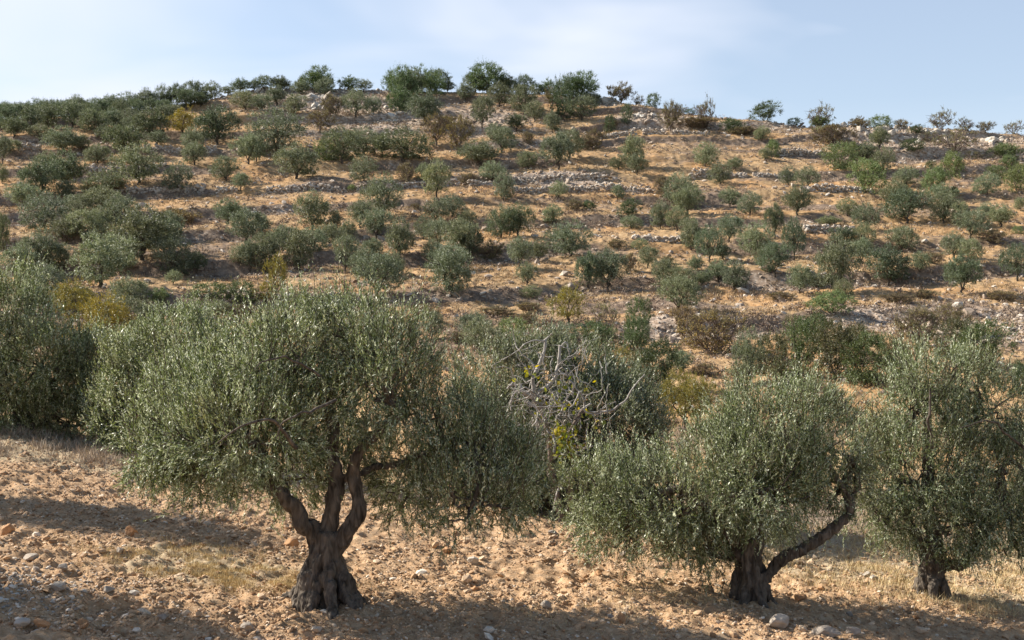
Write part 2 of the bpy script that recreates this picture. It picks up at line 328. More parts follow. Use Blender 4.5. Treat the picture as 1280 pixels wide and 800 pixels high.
def ground_mat():
    m, nt, N, Lk = new_mat('ground_soil')
    g = N('ShaderNodeNewGeometry')
    def noise(sc, det=5, w=0, rough=.55):
        n = N('ShaderNodeTexNoise'); n.inputs['Scale'].default_value = sc; n.inputs['Detail'].default_value = det; n.inputs['Roughness'].default_value = rough
        mp = N('ShaderNodeMapping'); mp.inputs['Location'].default_value = (w * 13, w * 7, 0); Lk(g.outputs['Position'], mp.inputs[0]); Lk(mp.outputs[0], n.inputs['Vector']); return n.outputs['Fac']
    def att(a): n = N('ShaderNodeAttribute', attribute_name=a); return n.outputs['Fac']
    def mixc(f, a, b):
        n = N('ShaderNodeMix', data_type='RGBA'); Lk(f, n.inputs['Factor']); Lk(a, n.inputs['A']); Lk(b, n.inputs['B']); return n.outputs['Result']
    def rp(src, st): r = rampn(N, st); Lk(src, r.inputs[0]); return r.outputs[0]
    tilled = rp(noise(7, 8, 1, .7), [(.28, (.27, .16, .082)), (.5, (.445, .29, .165)), (.72, (.58, .425, .275))])
    hsoil = rp(noise(2.6, 9, 2, .8), [(.32, (.22, .115, .045)), (.5, (.41, .238, .108)), (.68, (.51, .355, .20))])
    straw = rp(noise(3.4, 9, 3, .8), [(.32, (.21, .13, .065)), (.5, (.38, .25, .13)), (.68, (.51, .38, .23))])
    scrub = rp(noise(3.0, 7, 4, .7), [(.3, (.12, .085, .06)), (.5, (.215, .155, .11)), (.7, (.33, .25, .18))])
    stony = rp(noise(3.6, 8, 5, .8), [(.36, (.19, .13, .09)), (.5, (.38, .29, .215)), (.64, (.58, .51, .43))])
    pale = rp(noise(9, 6, 6), [(.3, (.33, .24, .15)), (.7, (.52, .42, .27))])
    f0 = rp(noise(.16, 6, 7, .65), [(.38, (0, 0, 0)), (.54, (1, 1, 1))])
    c = mixc(f0, hsoil, straw)
    def thr(a, n, k=1.2, lo=.42, hi=.62):
        mu = N('ShaderNodeMath', operation='MULTIPLY_ADD'); Lk(a, mu.inputs[0]); mu.inputs[1].default_value = k; 
        ad = N('ShaderNodeMath', operation='SUBTRACT'); Lk(n, ad.inputs[0]); ad.inputs[1].default_value = .62; Lk(ad.outputs[0], mu.inputs[2])
        return rp(mu.outputs[0], [(lo - .3, (0, 0, 0)), (hi - .2, (1, 1, 1))])
    c = mixc(thr(att('scrub'), noise(1.2, 5, 8)), c, scrub)
    c = mixc(thr(att('stony'), noise(1.6, 6, 9)), c, stony)
    c = mixc(att('near'), c, tilled)
    c = mixc(thr(att('pale'), noise(2.5, 6, 10)), c, pale)
    p = N('ShaderNodeBsdfPrincipled'); p.inputs['Roughness'].default_value = .95; p.inputs['Specular IOR Level'].default_value = .12
    b = N('ShaderNodeBump'); b.inputs['Strength'].default_value = .7; b.inputs['Distance'].default_value = .04; o = N('ShaderNodeOutputMaterial')
    Lk(noise(22, 7, 11, .75), b.inputs['Height']); Lk(b.outputs[0], p.inputs['Normal']); Lk(c, p.inputs['Base Color']); Lk(p.outputs[0], o.inputs[0])
    return m

# ------------------------------------------------------------------ the ground sheet
def spaced(knots):
    out = [knots[0][0]]
    for (a, s0), (b, s1) in zip(knots[:-1], knots[1:]):
        n = max(1, int(round((b - a) / ((s0 + s1) / 2)))); t = np.linspace(0, 1, n + 1)[1:]
        out += list(a + (b - a) * (t * s0 + t * t / 2 * (s1 - s0)) / ((s0 + s1) / 2))
    return np.array(out)
ys = spaced([(-25, 1.0), (10, .4), (14, .035), (31, .035), (34, .09), (100, .11), (165, .13), (170, 2), (600, 20)])
us = spaced([(-3, .05), (-.5, .01), (-.37, .0009), (.37, .0009), (.5, .01), (3, .05)])
U, Y = np.meshgrid(us, ys); X = U * (Y + 30)
def stony_mask(x, y):
    s = np.zeros_like(x)
    for px, row, rx, ry, a in ((385, 120, 90, 22, 1.1), (470, 150, 90, 30, .7), (1150, 175, 110, 22, 1.1), (1240, 405, 120, 32, 1.15), (820, 148, 60, 12, .8), (860, 415, 90, 22, .7), (600, 150, 80, 30, .5), (760, 130, 25, 10, .8), (1020, 285, 30, 9, .9),(700,225,60,9,.7), (1090, 405, 60, 20, .8), (290, 372, 40, 9, .9)):
        cx, cy, cz = ground_at(px, row); m = cy / F
        dy = ry * m / .32
        s = np.maximum(s, a * np.exp(-((x - cx) / (rx * m)) ** 2 - ((y - cy) / dy) ** 2))
    return s
Z = H(X, Y)
tt, _, _ = smooth_base(X, Y)
ris = riser(X, Y)
scr = np.clip(ris * .95 + .04 + .42 * fbm(X / 9, Y / 4, 3, s=60) + .35 * np.exp(-((Y - 73) / 4.5) ** 2) * (X < 30) + .15 * sst((X - 5) / 30) * sst((Y - 118) / 10), 0, 1) * tt
stn = np.clip(stony_mask(X, Y) + ris * (.15 + .45 * vn(X / 9, Y / 9, s=61)), 0, 1.2) * tt
pal = (sst((X - 3.2) / 2.5) * sst((Y - 19.5 + .25 * (X - 6)) / 2.5) * .75 + .7 * np.exp(-((X + 4.6) / 1.4) ** 2 - ((Y - 18.0) / 1.1) ** 2) + .6 * sst((Y - 23.3) / 2) * sst((-X - 3) / 3)) * (1 - tt)
V = np.stack([X, Y, Z], -1).reshape(-1, 3); nr, nc = X.shape
i = (np.arange(nr - 1)[:, None] * nc + np.arange(nc - 1)[None]); FQ = np.stack([i, i + 1, i + nc + 1, i + nc], -1).reshape(-1, 4)
gm = mk_mesh('ground', V, FQ, smooth=True, vattrs={'scrub': scr.ravel(), 'stony': stn.ravel(), 'near': (1 - tt).ravel(), 'pale': pal.ravel()})
ground = link('ground', gm, ground_mat()); tag(ground, kind='structure')
del V, FQ, U

# ------------------------------------------------------------------ soil clods, stones and dry grass (uncountable)
def in_view(y, rg, m=1.08): return (rg.random(len(y)) * 2 - 1) * (.427 * y * m + .4)
n = 260000; y = 14.4 + (33 - 14.4) * rng.random(n) ** 1.25; x = in_view(y, rng)
dens = .62 + .5 * fbm(x / 1.3, y / 1.3, 2, s=90); k = rng.random(n) < dens
x, y = x[k], y[k]; s = np.clip(np.exp(rng.normal(-4.55, .62, len(x))), .005, .08)
z = H(x, y); V, Fc = rocks(np.stack([x, y, z + s * .15], -1), s, rng)
t = np.clip(rng.normal(.42, .2, len(x)) + (rng.random(len(x)) < .05) * .45, 0, 1)
tag(link('gravel', mk_mesh('gravel', V, Fc, {'tone': np.repeat(t, 20)}), M_CLOD), 'orange clods and small stones littering the tilled slope under the big olives', 'gravel', kind='stuff')
# pale limestone rubble in the near corner
n = 1300; x = -7.0 + rng.normal(0, .75, n); y = 16.0 + rng.normal(0, .5, n); s = np.clip(np.exp(rng.normal(-4.1, .5, n)), .008, .06)
V, Fc = rocks(np.stack([x, y, H(x, y) + s * .2], -1), s, rng)
tag(link('rubble', mk_mesh('rubble', V, Fc, {'tone': np.repeat(rng.random(n), 20)}), M_ROCK), 'pale grey limestone chips heaped in the shaded near corner of the slope', 'rubble', kind='stuff')
# stones over the hill
n = 260000; u = (rng.random(n) * 2 - 1) * .46; y = 48 + (162 - 48) * rng.random(n) ** .75; x = u * y
w = np.clip(stony_mask(x, y) * 1.0 + riser(x, y) * (.25 + .35 * vn(x / 9, y / 9, s=61)) + .085, 0, 1)
k = (rng.random(n) < w * .55) & (y < crest_y(x) + 1); x, y = x[k], y[k]; s = np.clip(np.exp(rng.normal(-2.55, .55, len(x))), .035, .42)
V, Fc = rocks(np.stack([x, y, H(x, y) + s * .2], -1), s, rng, flat=.7)
tag(link('rubble', mk_mesh('rubble', V, Fc, {'tone': np.repeat(np.clip(rng.normal(.5, .25, len(x)), 0, 1), 20)}), M_HSTONE), 'loose pale limestone strewn along the terraces of the far hillside', 'rubble', kind='stuff')
print('hill stones', len(x))
def blades(name, x, y, h, wd, mat, label, cat, lean=.45, tone=.25, spread=0):
    n = len(x); P = np.stack([x, y, H(x, y) - .01], -1); D = np.concatenate([rng.normal(0, lean, (n, 2)), np.ones((n, 1))], 1)
    V, Q = leaves(P, D, h, wd, rng)
    return tag(link(name, mk_mesh(name, V, Q, {'tone': np.clip(rng.normal(.5, tone, n), 0, 1)}), mat), label, cat, kind='stuff')
def clump(cx, cy, rx, ry, n): return cx + rng.normal(0, rx, n), cy + rng.normal(0, ry, n)
xs, ysn = [], []
for cx, cy, rx, ry, n in ((-4.7, 18.2, 1.0, .5, 16000), (-4.0, 17.5, .8, .25, 7000), (-2.9, 17.9, .35, .3, 2500), (1.2, 17.5, .9, .7, 2500), (2.3, 18.6, .8, .5, 2500)):
    a, b = clump(cx, cy, rx, ry, n); xs.append(a); ysn.append(b)
x = np.concatenate(xs); y = np.concatenate(ysn); k = rng.random(len(x)) < .25 + 1.3 * fbm(x / .28, y / .28, 2, s=98); x, y = x[k], y[k]; blades('grass', x, y, .05 + .06 * rng.random(len(x)), .006, M_GRASS, 'short yellow dry grass beside the thick fluted olive trunk', 'grass')
n = 60000; y = 19.3 + 8 * rng.random(n); x = 2.2 + 11 * rng.random(n)
k = (rng.random(n) < sst((x - 3.0 + .9 * (y - 21)) / 3) * (.6 + 1.1 * fbm(x / .5, y / .5, 3, s=95))); x, y = x[k], y[k]
blades('grass', x, y, .08 + .16 * rng.random(len(x)) ** 2, .007, M_GRASS, 'pale straw grass standing beneath the two trees on the lower slope', 'grass')
n = 60000; y = 23 + 7.5 * rng.random(n); x = -14 + 12 * rng.random(n)
k = rng.random(n) < sst((y - 24.2 - .32 * (x + 9)) / 1.6) * (.35 + .9 * fbm(x / .6, y / .6, 3, s=96)); x, y = x[k], y[k]
blades('weeds', x, y, .12 + .22 * rng.random(len(x)), .012, M_GREYGRASS, 'grey brown dry weeds along the upper edge of the tilled slope', 'weeds')
n = 40000; y = 24 + 7 * rng.random(n); x = -3 + 16 * rng.random(n)
k = rng.random(n) < sst((y - 24.0) / 1.0) * (.6 + .4 * fbm(x / .9, y / .9, 2, s=97)); x, y = x[k], y[k]
blades('weeds', x, y, .12 + .3 * rng.random(len(x)), .012, M_GREYGRASS, 'grey dry weeds behind the row of big olive trees', 'weeds')
# thorny scrub on the hill: low tufts, thickest on the terrace risers
n = 80000; u = (rng.random(n) * 2 - 1) * .46; y = 45 + (160 - 45) * rng.random(n) ** .8; x = u * y
w = np.clip(riser(x, y) * (.5 + .5 * vn(x / 5, y / 4, s=62)) + .06 + .38 * np.clip(fbm(x / 6, y / 5, 3, s=63), 0, 1) + .5 * np.exp(-((y - 73) / 3.5) ** 2) * np.clip(.4 + fbm(x / 4, y / 3, 2, s=64), 0, 1), 0, 1)
k = (rng.random(n) < w * .55) & (y < crest_y(x) + .5); x, y = x[k], y[k]; m = len(x); print('tufts', m)
rad = np.exp(rng.normal(-1.15, .35, m)); B = 26
d = unit(np.concatenate([rng.normal(size=(m * B, 2)), np.abs(rng.normal(0, .8, (m * B, 1))) + .15], 1))
P0 = np.repeat(np.stack([x, y, H(x, y)], -1), B, 0) + d * (np.repeat(rad, B) * (.3 + .6 * rng.random(m * B)))[:, None] * np.array([1, 1, .75])
V, Q = leaves(P0, unit(d + rng.normal(0, .5, d.shape)), .12 + .1 * rng.random(m * B), .05, rng)
hn = 52000; u = (rng.random(hn) * 2 - 1) * .46; hy = 40 + (160 - 40) * rng.random(hn) ** .8; hx = u * hy; k = (fbm(hx / 7, hy / 3, 3, s=66) + .3 > rng.random(hn) * 1.2) & (hy < crest_y(hx)); hx, hy = hx[k], hy[k]; hm = len(hx)
hP = np.repeat(np.stack([hx, hy, H(hx, hy)], -1), 9, 0); hP[:, :2] += rng.normal(0, .13, (hm * 9, 2)); hV, hQ = leaves(hP, np.concatenate([rng.normal(0, .6, (hm * 9, 2)), np.ones((hm * 9, 1))], 1), .10 + .16 * rng.random(hm * 9), .045, rng)
tag(link('grass', mk_mesh('grass', hV, hQ, {'tone': np.clip(np.repeat(rng.random(hm), 9) * .7 + .2 * rng.random(hm * 9), 0, 1)}), M_HGRASS), 'sparse straw coloured dry grass over the terraces of the hill', 'grass', kind='stuff')
tag(link('undergrowth', mk_mesh('undergrowth', V, Q, {'tone': np.clip(np.repeat(rng.random(m), B) * .7 + .3 * rng.random(m * B), 0, 1)}), M_SCRUB), 'low grey brown thorny undergrowth on the terrace banks of the hill', 'undergrowth', kind='stuff')

# ------------------------------------------------------------------ dry stone walls along the terraces
def stone_wall(px0, px1, row, label, hgt=.85, thick=.3):
    X0, Y0, _ = ground_at((px0 + px1) / 2, row)
    k0 = round(float(phase(np.array([X0]), np.array([Y0]))[0]) + .05)
    cand = np.linspace(Y0 - 7, Y0 + 7, 400); xs_ = np.linspace((px0 - 640) / F * Y0, (px1 - 640) / F * Y0, 90); yl = []
    for xx in xs_:
        p = phase(np.full(400, xx), cand); yl.append(cand[int(np.argmin(np.abs(p - (k0 - .07))))])
    yl = np.convolve(np.pad(yl, 6, mode='edge'), np.ones(13) / 13, 'valid'); yl = yl + (Y0 - yl.mean()) * .75
    W = abs(xs_[-1] - xs_[0]); n = int(W * hgt / .022)
    x = xs_[0] + (xs_[-1] - xs_[0]) * rng.random(n); y = np.interp(x, xs_, yl) - .05 + rng.normal(0, .1, n)
    top = hgt * (.75 + .35 * vn(x / 2.3, x * 0, s=int(px0))); f = rng.random(n)
    base = H(x, y - .2, False); s = .10 + .09 * rng.random(n)
    Cc = np.stack([x, y + thick * f * .5, base + f * top], -1); ok = vn(x / 1.6, x * 0 + 3, s=int(px1)) > -.75; Cc, s = Cc[ok], s[ok]
    V, Fc = rocks(Cc, s, rng, flat=.7, boxy=.35, jit=.12)
    o = link('dry_stone_wall', mk_mesh('dry_stone_wall', V - Cc.mean(0), Fc, {'tone': np.repeat(np.clip(rng.normal(.62, .2, len(s)), 0, 1), 20)}), M_HSTONE, loc=Cc.mean(0))
    return tag(o, label, 'stone wall', 'dry stone terrace walls on the hillside')
for a in ((335, 482, 237, 'long pale dry stone wall crossing the middle of the hillside below the crown-shaped broad olives'),
          (484, 618, 236, 'straight dry stone wall continuing the long pale one toward the centre of the hill'),
          (640, 815, 240, 'dry stone wall with dark scrub at its end, right of the small lone olive'),
          (22, 52, 187, 'short dry stone wall between the dense olives under the skyline'),
          (180, 300, 189, 'dry stone wall behind the flat-topped olive below the yellow-green fig'),
          (110, 205, 212, 'low broken stone wall on the terrace beneath the flat-topped olive'),
          (150, 295, 238, 'dry stone wall at the foot of the large spreading olive on the upper terrace'),
          (0, 36, 243, 'dry stone wall end at the edge of the photo above the brown bank'),
          (850, 1000, 222, 'dry stone wall behind the pair of round pale olives'),
          (1000, 1090, 240, 'curved heap-like stone wall under the dense green olive clump'),
          (745, 880, 168, 'dark weathered stone wall below the sparse yellow almond near the crest'),
          (810, 880, 149, 'pale stone wall below the lone round dark tree on the crest'),
          (1000, 1065, 287, 'pale stone bank beside the tall leaning olive'),
          (790, 860, 302, 'little whitish stone wall next to the twin olives in mid slope'),
          (640, 760, 225, 'tumbled upper stone wall just above the wall with dark scrub'),
          (960, 1045, 193, 'ruined stone wall above the two small round olives'),
          (255, 300, 376, 'pale pile of wall stones under the dark green hedge-like bush')):
    stone_wall(*a)

# ------------------------------------------------------------------ rock outcrops on the crest
def outcrop(px, row, w, h, label, seed):
    rg = np.random.default_rng(seed); x0, y0, z0 = ground_at(px, row); m = y0 / F; n = 26
    x = x0 + (rg.random(n) - .5) * w * m; y = y0 + (rg.random(n) - .3) * 2.2; s = (.16 + .5 * rg.random(n) ** 2) * max(.9, h * m / 1.6)
    C = np.stack([x, y, H(x, y, False) + s * .15], -1); V, Fc = rocks(C, s, rg, flat=.75, boxy=.25)
    o = link('rock_outcrop', mk_mesh('rock_outcrop', V - np.array([x0, y0, z0]), Fc, {'tone': np.repeat(np.clip(rg.normal(.65, .2, n), 0, 1), 20)}), M_ROCK, loc=(x0, y0, z0))
    tag(o, label, 'rock outcrop', 'limestone outcrops along the hilltop')
for k, a in enumerate(((300, 122, 50, 14, 'broad pale outcrop rising to the summit left of the rocky peak'), (392, 124, 40, 16, 'cracked pale rocks below the round dark tree on the summit'),
          (397, 136, 18, 10, 'large smooth pale boulder group under the summit trees'), (345, 112, 60, 10, 'band of grey stones along the summit skyline'), (495, 152, 26, 9, 'grey ledge right of the two small olives below the summit'),
          (762, 128, 16, 20, 'upright pale rock on the crest behind the yellow shrub'), (806, 147, 26, 8, 'white boulders on the crest right of the narrow dark bush'),
          (1050, 158, 34, 14, 'big pale ledge on the crest below the wispy grey tree'), (1110, 160, 50, 12, 'layered pale rocks under the yellow-green crest shrubs'),
          (1165, 172, 40, 14, 'rounded pale outcrop beside the little dark bushes'), (1115, 178, 70, 14, 'long broken ledge above the dense green olive clump'), (1230, 178, 60, 12, 'low grey rocks among bare shrubs at the end of the crest'),
          (735, 345 - 215, 30, 8, 'pale slab between the pine-like tree and the dark column of foliage'))):
    outcrop(*a, 300 + k)

# ------------------------------------------------------------------ big near olives
def pt(px, row, y): return np.array([(px - 640) / F * y, y, (400 - row) / F * y])
def trunk_mesh(name, paths, res, mat, flutes=True):
    V, Fq = tubes(paths, 12, True); k = 12; cp = []; b = 0
    for P, _r in paths:
        n = (len(P) + 4) * k; cp += [np.arange(k)[::-1] + b, np.arange(k) + b + n - k]; b += n
    me = mk_mesh(name, V, [Fq, np.array(cp)], smooth=True)
    o = bpy.data.objects.new(name, me); scene.collection.objects.link(o)
    md = o.modifiers.new('r', 'REMESH'); md.mode = 'VOXEL'; md.voxel_size = res; md.use_smooth_shade = True
    s = o.modifiers.new('s', 'SMOOTH'); s.factor = .5; s.iterations = 2
    dg = bpy.context.evaluated_depsgraph_get(); me2 = bpy.data.meshes.new_from_object(o.evaluated_get(dg)); bpy.data.objects.remove(o); bpy.data.meshes.remove(me)
    co = np.empty(len(me2.vertices) * 3, np.float32); me2.vertices.foreach_get('co', co); co = co.reshape(-1, 3)
    nm = np.empty_like(co).ravel(); me2.vertices.foreach_get('normal', nm); nm = nm.reshape(-1, 3)
    d = .026 * (1 - 2 * np.abs(vn(co[:, 0] * 13, co[:, 1] * 13, co[:, 2] * 2.4, s=80))) + .018 * vn(co[:, 0] * 26, co[:, 1] * 26, co[:, 2] * 9, s=81)
    me2.vertices.foreach_set('co', (co + nm * d[:, None]).astype(np.float32).ravel()); me2.update(); me2.materials.clear(); me2.materials.append(mat)
    me2.name = name
    return me2
def big_tree(name, base, limbs, lobes, nsh, mat, label, cat='olive tree', group=None, seed=1, y=None, extra_paths=(), bark=None, leafL=.062, leafW=.0155, per=22, slen=.36, trans_top=True, roots=5, root_r=.3, gap=3.2, nsub=7, upw=.9):
    """limbs: list of ([(px,row,dy)...], r0, r1); lobes: (px,row,rx,rz,dy[,ry]) in photo pixels at the tree's own distance"""
    global GAPF
    rg = np.random.default_rng(seed); bx, brow = base; gz = None
    B = pt(bx, brow, y); B[2] = h1(B[0], B[1]); m = y / F
    root = bpy.data.objects.new(name, None); scene.collection.objects.link(root); root.location = B; root.empty_display_size = .3
    tag(root, label, cat, group)
    paths = []
    for pts, r0, r1 in limbs:
        P = [pt(a, b, y + c) - B for a, b, c in pts]; P[0] = P[0] if P[0][2] > .2 else P[0] - np.array([0, 0, .12])
        paths.append(limb(P, r0, r1, .05, 9, flare=.0))
    for a in np.arange(roots) / max(1, roots) * 2 * np.pi + rg.random():
        d = np.array([math.cos(a), math.sin(a), 0]); L = root_r * (1.0 + .5 * rg.random())
        gx, gy = B[0] + d[0] * L, B[1] + d[1] * L
        e = np.array([d[0] * L, d[1] * L, h1(gx, gy) - B[2] - .03])
        paths.append(limb([np.array([d[0] * .12 * L, d[1] * .12 * L, .95]), np.array([d[0] * .32 * L, d[1] * .32 * L, .5]), np.array([d[0] * .62 * L, d[1] * .62 * L, .18]), e], .07 + .05 * root_r, .06, .05, 6))
    link('trunk', trunk_mesh('trunk', paths, .022 if y < 24 else .04, bark or M_BARK), None, root)
    Lb = np.array([[*(pt(l[0], l[1], y + l[4]) - B), l[2] * m, (l[5] if len(l) > 5 else .85 * max(l[2], l[3]) * m), l[3] * m] for l in lobes])
    # inner branches: from limb tips to lobe centres, and out to the crown surface
    tips = [p[0][-1] for p, q in zip(paths[:len(limbs)], limbs)]; br = []
    for L in Lb:
        t0 = min(tips, key=lambda t: np.linalg.norm(t - L[:3])); c = L[:3] - np.array([0, 0, L[5] * .3]); mid = (t0 + c) / 2 + rg.normal(0, .12, 3)
        br.append(limb([t0, mid, c], .055, .032, .05, 6))
        for _ in range(nsub):
            d = unit(rg.normal(size=3) + np.array([0, 0, .35])); e = L[:3] + d * L[3:] * .85; s = c + (t0 - c) * rg.random() * .4
            br.append(limb([s, s * .5 + e * .5 + np.array([0, 0, -.08]) + rg.normal(0, .08, 3), e], .026, .008, .07, 5))
    for ex in extra_paths:
        pts, r0, r1 = ex; br.append(limb([pt(a, b, y + c) - B for a, b, c in pts], r0, r1, .04, 7))
    V1, F1 = tubes(br, 6)
    GAPF = gap
    P, O = ell_points(Lb, nsh, rg, seed=seed); V, Q, tone, a0, a1 = shoots(P, O, slen, per, leafL, leafW, rg, upw=upw)
    k = rg.random(len(a0)) < .5; tw = [(np.array([a, (a + b) / 2, b]), np.array([.006, .004, .002])) for a, b in zip(a0[k], a1[k])]
    V2, F2 = tubes(tw, 3)
    link('branches', mk_mesh('branches', np.vstack([V1, V2]), np.vstack([F1, F2 + len(V1)]), smooth=True), bark or M_BARK, root)
    cr = link('crown', mk_mesh('crown', V, Q, {'tone': tone}), mat, root)
    print(name, 'leaves', len(Q)); return root
G1 = 'large olive trees on the near slope'
big_tree('olive_tree', (408, 752), [
    ([(398, 752, .05), (400, 715, 0), (396, 680, 0), (378, 650, -.1), (362, 628, -.2), (330, 600, -.3)], .17, .07),
    ([(412, 756, -.1), (410, 720, -.05), (408, 690, 0), (414, 640, .05), (418, 590, .1), (414, 520, .2), (408, 480, .2)], .16, .065),
    ([(420, 750, 0), (418, 710, 0), (416, 685, 0), (438, 658, -.05), (447, 630, -.05), (442, 595, 0), (452, 560, -.1), (500, 520, -.2)], .14, .05),
    ([(424, 600, .1), (470, 585, .3), (530, 566, .3), (590, 548, .2)], .048, .03),
    ([(362, 628, -.2), (335, 580, -.1), (318, 555, 0), (285, 520, .1)], .08, .04),
    ([(386, 752, -.2), (388, 720, -.1), (396, 692, 0)], .14, .07), ([(434, 756, .05), (427, 722, 0), (415, 692, 0)], .12, .06), ([(404, 745, .35), (404, 715, .2), (404, 692, .05)], .13, .08), ([(372, 742, -.1), (384, 716, 0), (396, 690, 0)], .09, .06), ([(448, 764, -.2), (436, 728, -.1), (416, 690, 0)], .08, .05)],
    [(236, 530, 70, 68, 0), (190, 562, 30, 38, -.3, .5), (300, 482, 78, 50, .2), (256, 500, 62, 46, .7), (398, 440, 74, 60, .4), (452, 430, 60, 48, .1), (345, 450, 56, 44, -.3), (300, 540, 95, 62, -.6), (246, 585, 64, 26, -.3),
     (480, 480, 72, 66, -.2), (410, 500, 90, 85, .9), (545, 540, 65, 60, .2), (600, 575, 62, 62, 0), (645, 600, 42, 46, .1), (590, 625, 75, 38, -.4), (510, 600, 50, 45, .8), (350, 590, 70, 42, .7)],
    15500, M_OLIVE, 'largest olive tree in the photo, silvery wide crown over a thick fluted forked trunk', group=G1, seed=11, y=16.7, roots=9, root_r=.42, per=21,
    extra_paths=[([(370, 560, -1.2), (345, 530, -1.7), (310, 528, -2.0), (270, 555, -2.1)], .03, .008), ([(420, 500, -1.4), (380, 515, -1.9), (355, 528, -2.1), (345, 548, -2.1)], .022, .006), ([(400, 470, -1.0), (365, 448, -1.4), (330, 452, -1.8), (318, 462, -1.9)], .02, .006)])
big_tree('olive_tree', (940, 768), [
    ([(945, 770, 0), (938, 740, 0), (940, 705, 0), (948, 680, .05), (945, 640, .1), (940, 600, .1)], .13, .055),
    ([(930, 755, .1), (935, 725, 0), (926, 690, 0), (908, 668, -.05), (890, 640, -.1), (850, 610, -.2)], .09, .045),
    ([(946, 764, -.05), (952, 730, -.05), (975, 700, -.1), (1010, 684, -.1), (1045, 660, -.1), (1062, 632, 0), (1040, 590, 0), (1015, 560, 0)], .10, .045),
    ([(915, 748, .2), (922, 720, .15), (932, 690, .1)], .08, .07), ([(1062, 632, 0), (1072, 600, .1), (1062, 570, .1)], .05, .03)],
    [(745, 618, 48, 40, 0), (798, 608, 58, 34, .2), (850, 630, 80, 52, -.3), (908, 574, 56, 52, .2), (960, 540, 72, 56, 0), (1005, 532, 38, 46, .2), (1030, 570, 48, 55, .2), (1050, 605, 32, 36, .1), (950, 600, 80, 55, -.4), (985, 620, 50, 42, .6), (905, 640, 55, 45, .6), (780, 655, 60, 30, .1), (870, 675, 55, 26, .3)],
    12500, M_OLIVE, 'low olive tree with two dark trunks, one long limb sweeping up beside the grey stones', group=G1, seed=12, y=19.0, roots=5, root_r=.26, per=18,
    extra_paths=[([(893, 745, .2), (885, 715, .1), (870, 690, 0)], .012, .004), ([(900, 748, .1), (905, 715, 0), (898, 690, 0)], .01, .004)])
big_tree('olive_tree', (1165, 752), [
    ([(1160, 755, 0), (1163, 725, 0), (1158, 695, 0), (1140, 660, 0), (1125, 620, 0)], .15, .06), ([(1170, 755, 0), (1168, 725, 0), (1172, 700, 0), (1162, 640, .1), (1160, 570, .1), (1158, 500, .1)], .17, .05),
    ([(1178, 754, 0), (1172, 722, 0), (1182, 705, 0), (1205, 702, -.1), (1222, 680, -.1), (1240, 640, 0), (1250, 590, 0)], .12, .05)],
    [(1168, 476, 46, 38, 0), (1208, 478, 34, 32, .3), (1140, 508, 42, 38, -.2), (1238, 505, 40, 48, .1), (1115, 555, 40, 38, .2), (1085, 600, 38, 55, 0), (1150, 590, 70, 62, -.2), (1215, 575, 55, 45, .4), (1250, 620, 65, 60, -.1), (1180, 655, 75, 38, -.2), (1105, 645, 42, 34, -.2), (1290, 580, 50, 55, .2), (1265, 670, 60, 30, .2)],
    12000, M_OLIVE, 'tall-crowned olive tree on one short stout trunk in the pale dry grass', group=G1, seed=13, y=20.5, roots=7, root_r=.3, per=17,
    extra_paths=[([(1165, 560, -1), (1162, 520, -1.2), (1163, 485, -1.3)], .03, .015), ([(1280, 560, -.6), (1240, 528, -1.0), (1200, 535, -1.3)], .025, .01)])
big_tree('olive_tree', (1352, 735), [([(1350, 740, 0), (1348, 700, 0), (1320, 670, 0), (1290, 655, 0)], .16, .05), ([(1352, 740, 0), (1356, 690, 0), (1370, 640, 0)], .15, .06)],
    [(1320, 640, 45, 50, 0), (1370, 600, 60, 60, 0), (1310, 590, 40, 45, .5), (1390, 650, 60, 50, 0), (1290, 665, 26, 26, .2)], 6500, M_OLIVE_DULL, 'dull olive tree cut by the edge of the photo behind the stout-trunked one', group=G1, seed=14, y=22.5, per=16)
# olive standing behind the bare fig, and those at the left edge
big_tree('olive_tree', (705, 672), [([(700, 675, 0), (695, 640, 0), (680, 600, 0), (650, 540, 0)], .17, .06), ([(708, 675, 0), (712, 640, 0), (730, 590, 0), (760, 530, 0)], .16, .06)],
    [(615, 490, 50, 52, 0), (675, 470, 55, 50, .4), (728, 478, 58, 42, .6), (766, 508, 48, 46, .3), (750, 540, 75, 60, -.2), (650, 550, 70, 60, -.3), (700, 600, 80, 55, 0), (795, 552, 36, 40, .1), (640, 620, 50, 40, .3), (740, 640, 45, 30, .3), (690, 625, 55, 36, -1.2), (655, 580, 45, 50, -.9)],
    19000, M_OLIVE_DULL, 'broad grey-green olive tree directly behind the bare grey fig branches', group=G1, seed=15, y=25.5, per=15, leafL=.075, leafW=.024)
big_tree('olive_tree', (28, 552), [([(26, 556, 0), (28, 520, 0), (10, 480, 0), (-5, 440, 0)], .15, .06), ([(30, 556, 0), (34, 525, 0), (60, 490, 0), (80, 460, 0)], .15, .06), ([(28, 530, 0), (70, 520, -.3), (110, 515, -.3)], .07, .04)],
    [(15, 395, 48, 48, .2), (-30, 430, 60, 60, 0), (45, 450, 58, 50, -.2), (95, 480, 42, 40, .1), (5, 490, 60, 42, -.3), (80, 525, 50, 26, 0), (30, 520, 40, 24, .4), (120, 515, 30, 28, 0), (128, 475, 42, 40, .5), (112, 448, 40, 30, .8), (146, 538, 24, 20, .2), (-10, 520, 40, 26, 0)],
    14000, M_OLIVE, 'silvery olive tree above the grey weeds, its crown touching the yellow-leaved almond', group=G1, seed=16, y=28.5, per=15, leafL=.075, leafW=.024)
